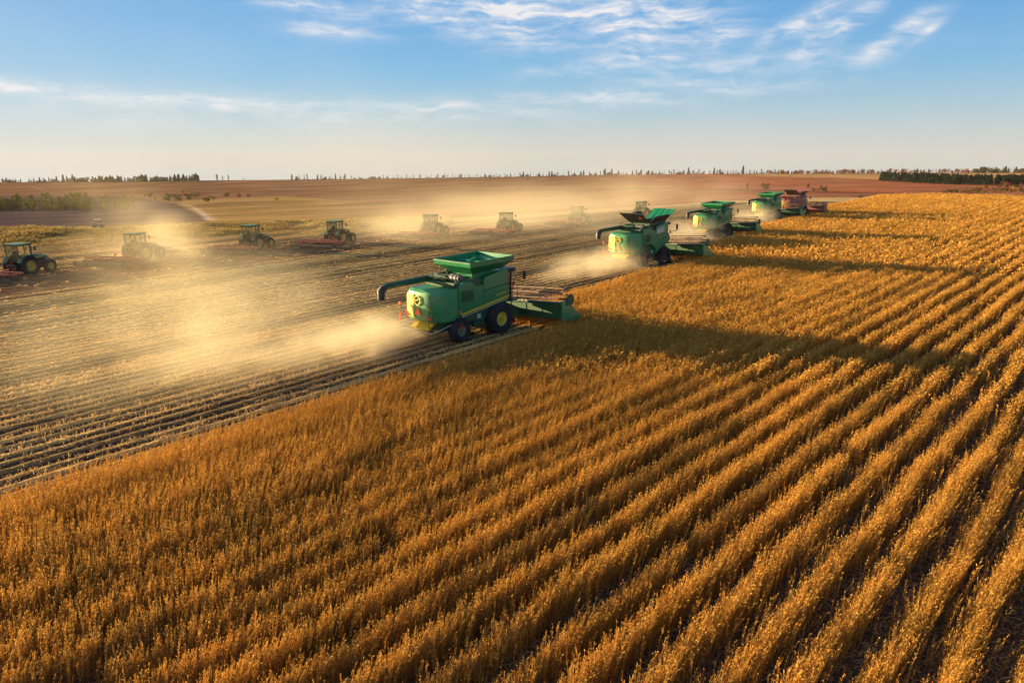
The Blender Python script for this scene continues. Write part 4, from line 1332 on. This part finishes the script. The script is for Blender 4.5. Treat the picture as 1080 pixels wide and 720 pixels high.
def tree_proto(key, kind, col, **kw):
    (V, F, K), t = tree_mesh(kind, col, seed=len(KIND) + 3, **kw)
    KIND[key] = (V, F, K, t)


tree_proto('spruce', 'conifer', (0.060, 0.052, 0.030), n=210, size=.075)
tree_proto('poplar', 'poplar', (0.10, 0.075, 0.04), n=170, size=.055)
tree_proto('bare', 'poplar', (0.12, 0.085, 0.05), n=100, size=.045)
tree_proto('broadleaf', 'round', (0.085, 0.075, 0.032), n=330, size=.065)
tree_proto('yellow', 'round', (0.42, 0.24, 0.04), n=330, size=.065)
tree_proto('olive', 'round', (0.14, 0.11, 0.035), n=330, size=.065)
tree_proto('russet', 'round', (0.24, 0.085, 0.04), n=330, size=.065)
TREE_OBJ = {}


def plant_tree(key, name, px, py, hpx, label, group, wide=1.0):
    x, y, z = far_at(px, py)
    h = hpx * y / (FPX * 1.02)
    if key not in TREE_OBJ:
        V, F, K, t = KIND[key]
        root = empty(name)
        cr = np_mesh('crown', V, F, mat=M['leaf'], attr=K); cr.parent = root
        t.build('trunk', M['bark'], root)
        TREE_OBJ[key] = root; r_ = root
    else:
        r_ = copy_tree(TREE_OBJ[key]); r_.name = name
    r_.location = (x, y, z); r_.scale = (h * wide, h * wide, h); r_.rotation_euler = (0, 0, random.uniform(0, 6.28))
    tag(r_, label, 'tree', group)
    return r_


def sky_row(px): return float(np.interp(px, SKY_X, SKY_Y)) + 0.35


GS = 'trees along the far skyline'
LAB = {'spruce': 'small dark spruce standing on the far skyline', 'poplar': 'small slender upright tree standing on the far skyline', 'bare': 'thin nearly bare tree standing on the far skyline'}
spots = []
for px in (3, 7, 17, 22, 31, 36, 42, 47, 52, 55, 60, 67, 71, 77): spots.append((px, random.uniform(3.5, 8), random.choice(['spruce', 'poplar', 'spruce'])))
for px, h in ((229, 6.5), (235, 5), (241, 6), (257, 3)): spots.append((px, h, 'poplar'))
for px, h in ((308, 6), (312, 3.5), (316, 5), (321, 6), (324, 6), (335, 5), (339, 4), (344, 3.5), (350, 4), (354, 6), (359, 4), (364, 5.5), (371, 4), (379, 3)): spots.append((px, h, random.choice(['poplar', 'bare', 'spruce'])))
for k in range(34): spots.append((395 + k * 4.6 + random.uniform(-2, 2), random.uniform(2.5, 5.5), random.choice(['bare', 'bare', 'poplar'])))
for k in range(30): spots.append((555 + k * 4.8 + random.uniform(-2, 2), random.uniform(2.5, 5.5), random.choice(['bare', 'poplar', 'spruce'])))
for px, h in ((552, 5.5), (569, 4), (638, 7), (645, 6.5), (667, 5), (676, 5.5), (684, 5)): spots.append((px, h, 'spruce'))
for k in range(34): spots.append((701 + k * 3.6 + random.uniform(-1.5, 1.5), random.uniform(3, 5.5), random.choice(['bare', 'poplar', 'spruce', 'poplar'])))
for px, h in ((726, 7), (753, 6.5), (783.5, 8.5)): spots.append((px, h, 'spruce'))
for px, h, k in spots:
    if k == 'spruce' and h > 6.2:
        plant_tree(k, 'spruce_tree', px, sky_row(px), h, 'taller dark spruce rising above its neighbours on the far skyline', 'tall spruces on the skyline', 1.0)
    else:
        plant_tree(k, {'spruce': 'spruce_tree', 'poplar': 'slender_tree', 'bare': 'bare_tree'}[k], px, sky_row(px), h, LAB[k], GS, random.uniform(.8, 1.2))
# lone trees on the red hillside and in the hollow
for px, py, h, k, lab in ((788, 200, 7, 'poplar', 'slender lone tree on the red hillside, left of the bushier one'),
                          (806.5, 200.2, 8, 'broadleaf', 'bushy lone tree on the red hillside above the small green combine'),
                          (781, 200, 4, 'bare', 'tiny bare tree on the dark line across the red hillside'),
                          (852, 201.5, 7.5, 'poplar', 'slender tree on the red hillside just beyond the reddish combine'),
                          (857, 202, 4.5, 'olive', 'low olive tree beside the slender one beyond the reddish combine'),
                          (867, 203, 8, 'olive', 'rounded olive tree on the red hillside right of the reddish combine'),
                          (1062, 198.5, 7, 'russet', 'round russet bush at the right end of the dark pine wood'),
                          (193, 205.5, 6.5, 'yellow', 'bright yellow autumn tree among dark bushes in the hollow'),
                          (178, 212, 9, 'broadleaf', 'dark bushy tree at the left of the hollow thicket'),
                          (187, 212.5, 9, 'broadleaf', 'dark bushy tree under the bright yellow tree in the hollow'),
                          (199, 211, 8, 'broadleaf', 'dark bushy tree right of the bright yellow tree in the hollow'),
                          (208, 209, 7, 'olive', 'olive tree at the right of the hollow thicket'),
                          (158, 209.5, 7, 'olive', 'olive tree standing apart, left of the hollow thicket'),
                          (164, 211, 5.5, 'yellow', 'small yellowish tree left of the hollow thicket'),
                          (220, 213.5, 7.5, 'olive', 'rounded olive tree above the pale farm track'),
                          (224, 212, 6.5, 'yellow', 'pale yellowish tree above the pale farm track'),
                          (240, 208, 5.5, 'broadleaf', 'low dark tree on the slope right of the hollow'),
                          (252, 209, 5.5, 'russet', 'low russet tree on the slope right of the hollow'),
                          (262, 208.5, 4.5, 'russet', 'smallest russet tree on the slope right of the hollow'),
                          (292, 211.5, 3.5, 'olive', 'low bush on the dry meadow edge right of the hollow'),
                          (824, sky_row(824), 5.5, 'yellow', 'yellow autumn tree on the skyline, left of a pair'),
                          (831, sky_row(831), 4.5, 'yellow', 'smaller yellow autumn tree on the skyline, right of a pair'),
                          (908, 209, 3.5, 'broadleaf', 'small dark bush at the far edge of the golden crop'),
                          (920, 209, 3, 'broadleaf', 'smaller dark bush at the far crop edge, right of another')):
    plant_tree(k, 'autumn_tree' if k in ('yellow', 'russet') else 'slender_tree' if k in ('poplar', 'bare') else 'bushy_tree', px, py, h, lab, 'lone trees and bushes on the hillsides', 1.3 if k not in ('poplar', 'bare') else 1.0)


def wood(name, label, items):
    """a far wood that reads as one mass"""
    Vs, Fs, Cs = [], [], []; base = 0
    for key, px, py, hpx, wide in items:
        V, F, K, t = KIND[key]
        x, y, z = far_at(px, py); h = hpx * y / (FPX * 1.02); a_ = random.uniform(0, 6.28)
        c, s_ = cos(a_), sin(a_)
        P_ = np.stack([(V[:, 0] * c - V[:, 1] * s_) * h * wide + x, (V[:, 0] * s_ + V[:, 1] * c) * h * wide + y, V[:, 2] * h + z], -1)
        Vs.append(P_); Fs.append(F + base); Cs.append(K * random.uniform(.75, 1.25)); base += len(V)
    o = np_mesh(name, np.concatenate(Vs), np.concatenate(Fs), mat=M['leaf'], attr=np.concatenate(Cs))
    return tag(o, label, 'wood', kind='stuff')


tree_proto('pine', 'conifer', (0.030, 0.042, 0.028), n=150, size=.075)
tree_proto('greenpoplar', 'poplar', (0.14, 0.12, 0.035), n=150, size=.05)
it = []
for _ in range(330):
    px = random.uniform(928, 1110); b_ = np.interp(px, [928, 1000, 1050, 1110], [191.2, 195.2, 195.8, 195.5]); q = random.random() ** 1.6
    it.append(('pine', px, b_ - q * 4.5 * min(1, (px - 920) / 60), random.uniform(8.0, 10.5) * (1 - .25 * q), random.uniform(1.1, 1.6)))
wood('pine_wood', 'dark block of conifers on the hillside at right', it)
it = []
for _ in range(190):
    px = random.uniform(78, 211); it.append(('spruce' if random.random() < .7 else 'broadleaf', px, sky_row(px) + random.uniform(-.2, .7), random.choice([2.5, 3.2, 4, 4.5, 5.2, 6.6]) * random.uniform(.85, 1.15) + 2.0 * (px > 205), random.uniform(.8, 1.25)))
wood('skyline_wood', 'dark wood along the skyline at left', it)
it = []
for _ in range(340):
    px = random.uniform(836, 1120); d_ = px > 1026
    it.append((random.choice(['bare', 'poplar', 'bare', 'russet'] if not d_ else ['spruce', 'broadleaf', 'bare']), px, sky_row(px) + random.uniform(-.2, .8), random.uniform(2.0, 5.0) * (1.3 if d_ else 1), random.uniform(1.0, 1.6)))
wood('bare_wood', 'thin bare wood along the skyline at right', it)
it = []
for _ in range(420):
    px = random.choice([random.uniform(-20, 80), random.uniform(300, 840), random.uniform(300, 840), random.uniform(480, 840)])
    it.append((random.choice(['bare', 'spruce', 'broadleaf', 'poplar', 'russet']), px, sky_row(px) + random.uniform(-.3, .5), abs(random.gauss(0, 1.3)) + .9, random.uniform(.9, 2.0)))
wood('skyline_scrub', 'low uneven scrub along the far skyline', it)
it = []
for _ in range(170):
    px = random.uniform(-40, 142); it.append(('greenpoplar', px, 222.5 + random.uniform(-2.5, .8) - .02 * max(0, px - 60), random.choice([8, 11, 13, 15, 18]) * random.uniform(.85, 1.1) * (1 if px < 100 else .8), random.uniform(1.0, 1.6)))
wood('poplar_belt', 'yellow green belt of trees at left', it)
it = []
for _ in range(150):
    px = random.uniform(995, 1110); q = random.random(); lo_ = np.interp(px, [995, 1040, 1110], [203.5, 204.5, 203.5]); hi_ = np.interp(px, [995, 1040, 1110], [202.5, 198.5, 195])
    it.append((random.choice(['olive', 'olive', 'russet', 'yellow', 'broadleaf']), px, lo_ * (1 - q) + hi_ * q, random.uniform(1.8, 3.6), random.uniform(1.2, 1.8)))
wood('scrub', 'olive and russet scrub at the right edge', it)

# ------------------------------------------------------------------ dust and haze


def dust(label, px, py, rad, dens, rz=0.0, zc=0.0, scale=(.12, .12, .2), lo=.35, hi=.75, col=(0.97, 0.84, 0.58), g=.35, soft=1.6):
    x, y = ground_at(px, py)
    m, b, out = new_mat('dust_in_air')
    t = b.n('ShaderNodeTexCoord').outputs['Object']
    ln = b.n('ShaderNodeVectorMath', operation='LENGTH'); b.l(t, ln.inputs[0])
    fall = b.m('POWER', b.m('SUBTRACT', 1.0, ln.outputs['Value'], clamp=True), soft)
    mp = b.n('ShaderNodeMapping'); mp.inputs['Scale'].default_value = tuple(r * s_ for r, s_ in zip(rad, scale)); mp.inputs['Location'].default_value = (px * .13, py * .07, 0)
    b.l(t, mp.inputs[0])
    n = b.mapr(b.noise(mp.outputs[0], 1.0, 4, .55), lo, hi, 0.06, 1.0)
    pv = b.n('ShaderNodeVolumePrincipled')
    pv.inputs['Color'].default_value = (*col, 1); pv.inputs['Anisotropy'].default_value = g
    b.l(b.m('MULTIPLY', b.m('MULTIPLY', fall, n), dens), pv.inputs['Density'])
    b.l(pv.outputs[0], out.inputs['Volume'])
    mb = MB(); k_ = 16; rings = []
    for i in range(1, k_):
        a_ = pi * i / k_; rings.append([(sin(a_) * cos(2 * pi * j / 24), sin(a_) * sin(2 * pi * j / 24), -cos(a_)) for j in range(24)])
    mb.loft(rings)
    o = mb.build('dust_cloud', m)
    o.location = (x, y, zc); o.scale = rad; o.rotation_euler = (0, 0, rz)
    return tag(o, label, 'dust', kind='stuff')


RZ = -R(33)
dust('bright golden dust standing over the stubble at left', 205, 385, (8.5, 13, 7.2), .135, RZ, .8, lo=.38, hi=.70, col=(.97, .86, .60), scale=(.24, .15, .20))
dust('thin broad dust spreading between the golden plume and the nearest combine', 275, 345, (12, 18, 5.5), .022, RZ, 1, lo=.32, hi=.7, scale=(.16, .08, .14))
dust('dust plume boiling up round the second tractor', 150, 276, (8, 9, 7), .20, RZ, 1.8)
dust('thin dust rising above the hedge at left', 118, 240, (14, 16, 11), .011, RZ, 4)
dust('ragged golden curtain of dust between the plume and the second tractor', 165, 318, (7, 9, 8.0), .075, RZ, 1.5, lo=.36, hi=.7, col=(.97, .82, .52), scale=(.30, .14, .16))
dust('low chaff dust blown out behind the nearest combine', 402, 369, (3.3, 9.0, 2.3), 1.2, -R(40), .5, scale=(.55, .35, .6), lo=.38, hi=.68)
dust('trailing chaff dust settling far behind the nearest combine', 325, 380, (5.0, 14, 2.4), .38, -R(40), .4, scale=(.4, .2, .6))
dust('chaff dust behind the open-flap combine', 640, 287, (3.5, 13, 2.6), .9, -R(41), .6, scale=(.4, .2, .5))
dust('chaff dust behind the third combine', 722, 256, (4, 14, 3.2), .8, -R(41), .6, scale=(.4, .2, .5))
dust('chaff dust behind the far green combine', 795, 235, (4, 13, 3.0), .6, -R(41), .6, scale=(.4, .2, .5))
dust('dust drifting over the middle tractors', 440, 251, (28, 20, 7.5), .065, RZ, 1, scale=(.06, .06, .12))
dust('dust drifting round the hazy tractors in the middle distance', 560, 243, (32, 24, 8), .10, RZ, 1, scale=(.06, .06, .12))
dust('pale dust beyond the far combines', 680, 222, (40, 36, 10), .05, RZ, 2, scale=(.05, .05, .1))
dust('column of dust rising over the far fields', 425, 222, (34, 60, 22), .003, RZ, 6, scale=(.03, .03, .05))

hz = MB(); hz.box(-3500, 3500, -90, 1760, -75, 30.0)
m_, b_, o_ = new_mat('haze_air')
pv = b_.n('ShaderNodeVolumePrincipled')
pv.inputs['Color'].default_value = (0.98, 0.86, 0.70, 1); pv.inputs['Density'].default_value = 0.00003; pv.inputs['Anisotropy'].default_value = 0.15
b_.l(pv.outputs[0], o_.inputs['Volume'])
tag(hz.build('haze', m_), 'warm haze over the whole field', 'haze', kind='stuff')
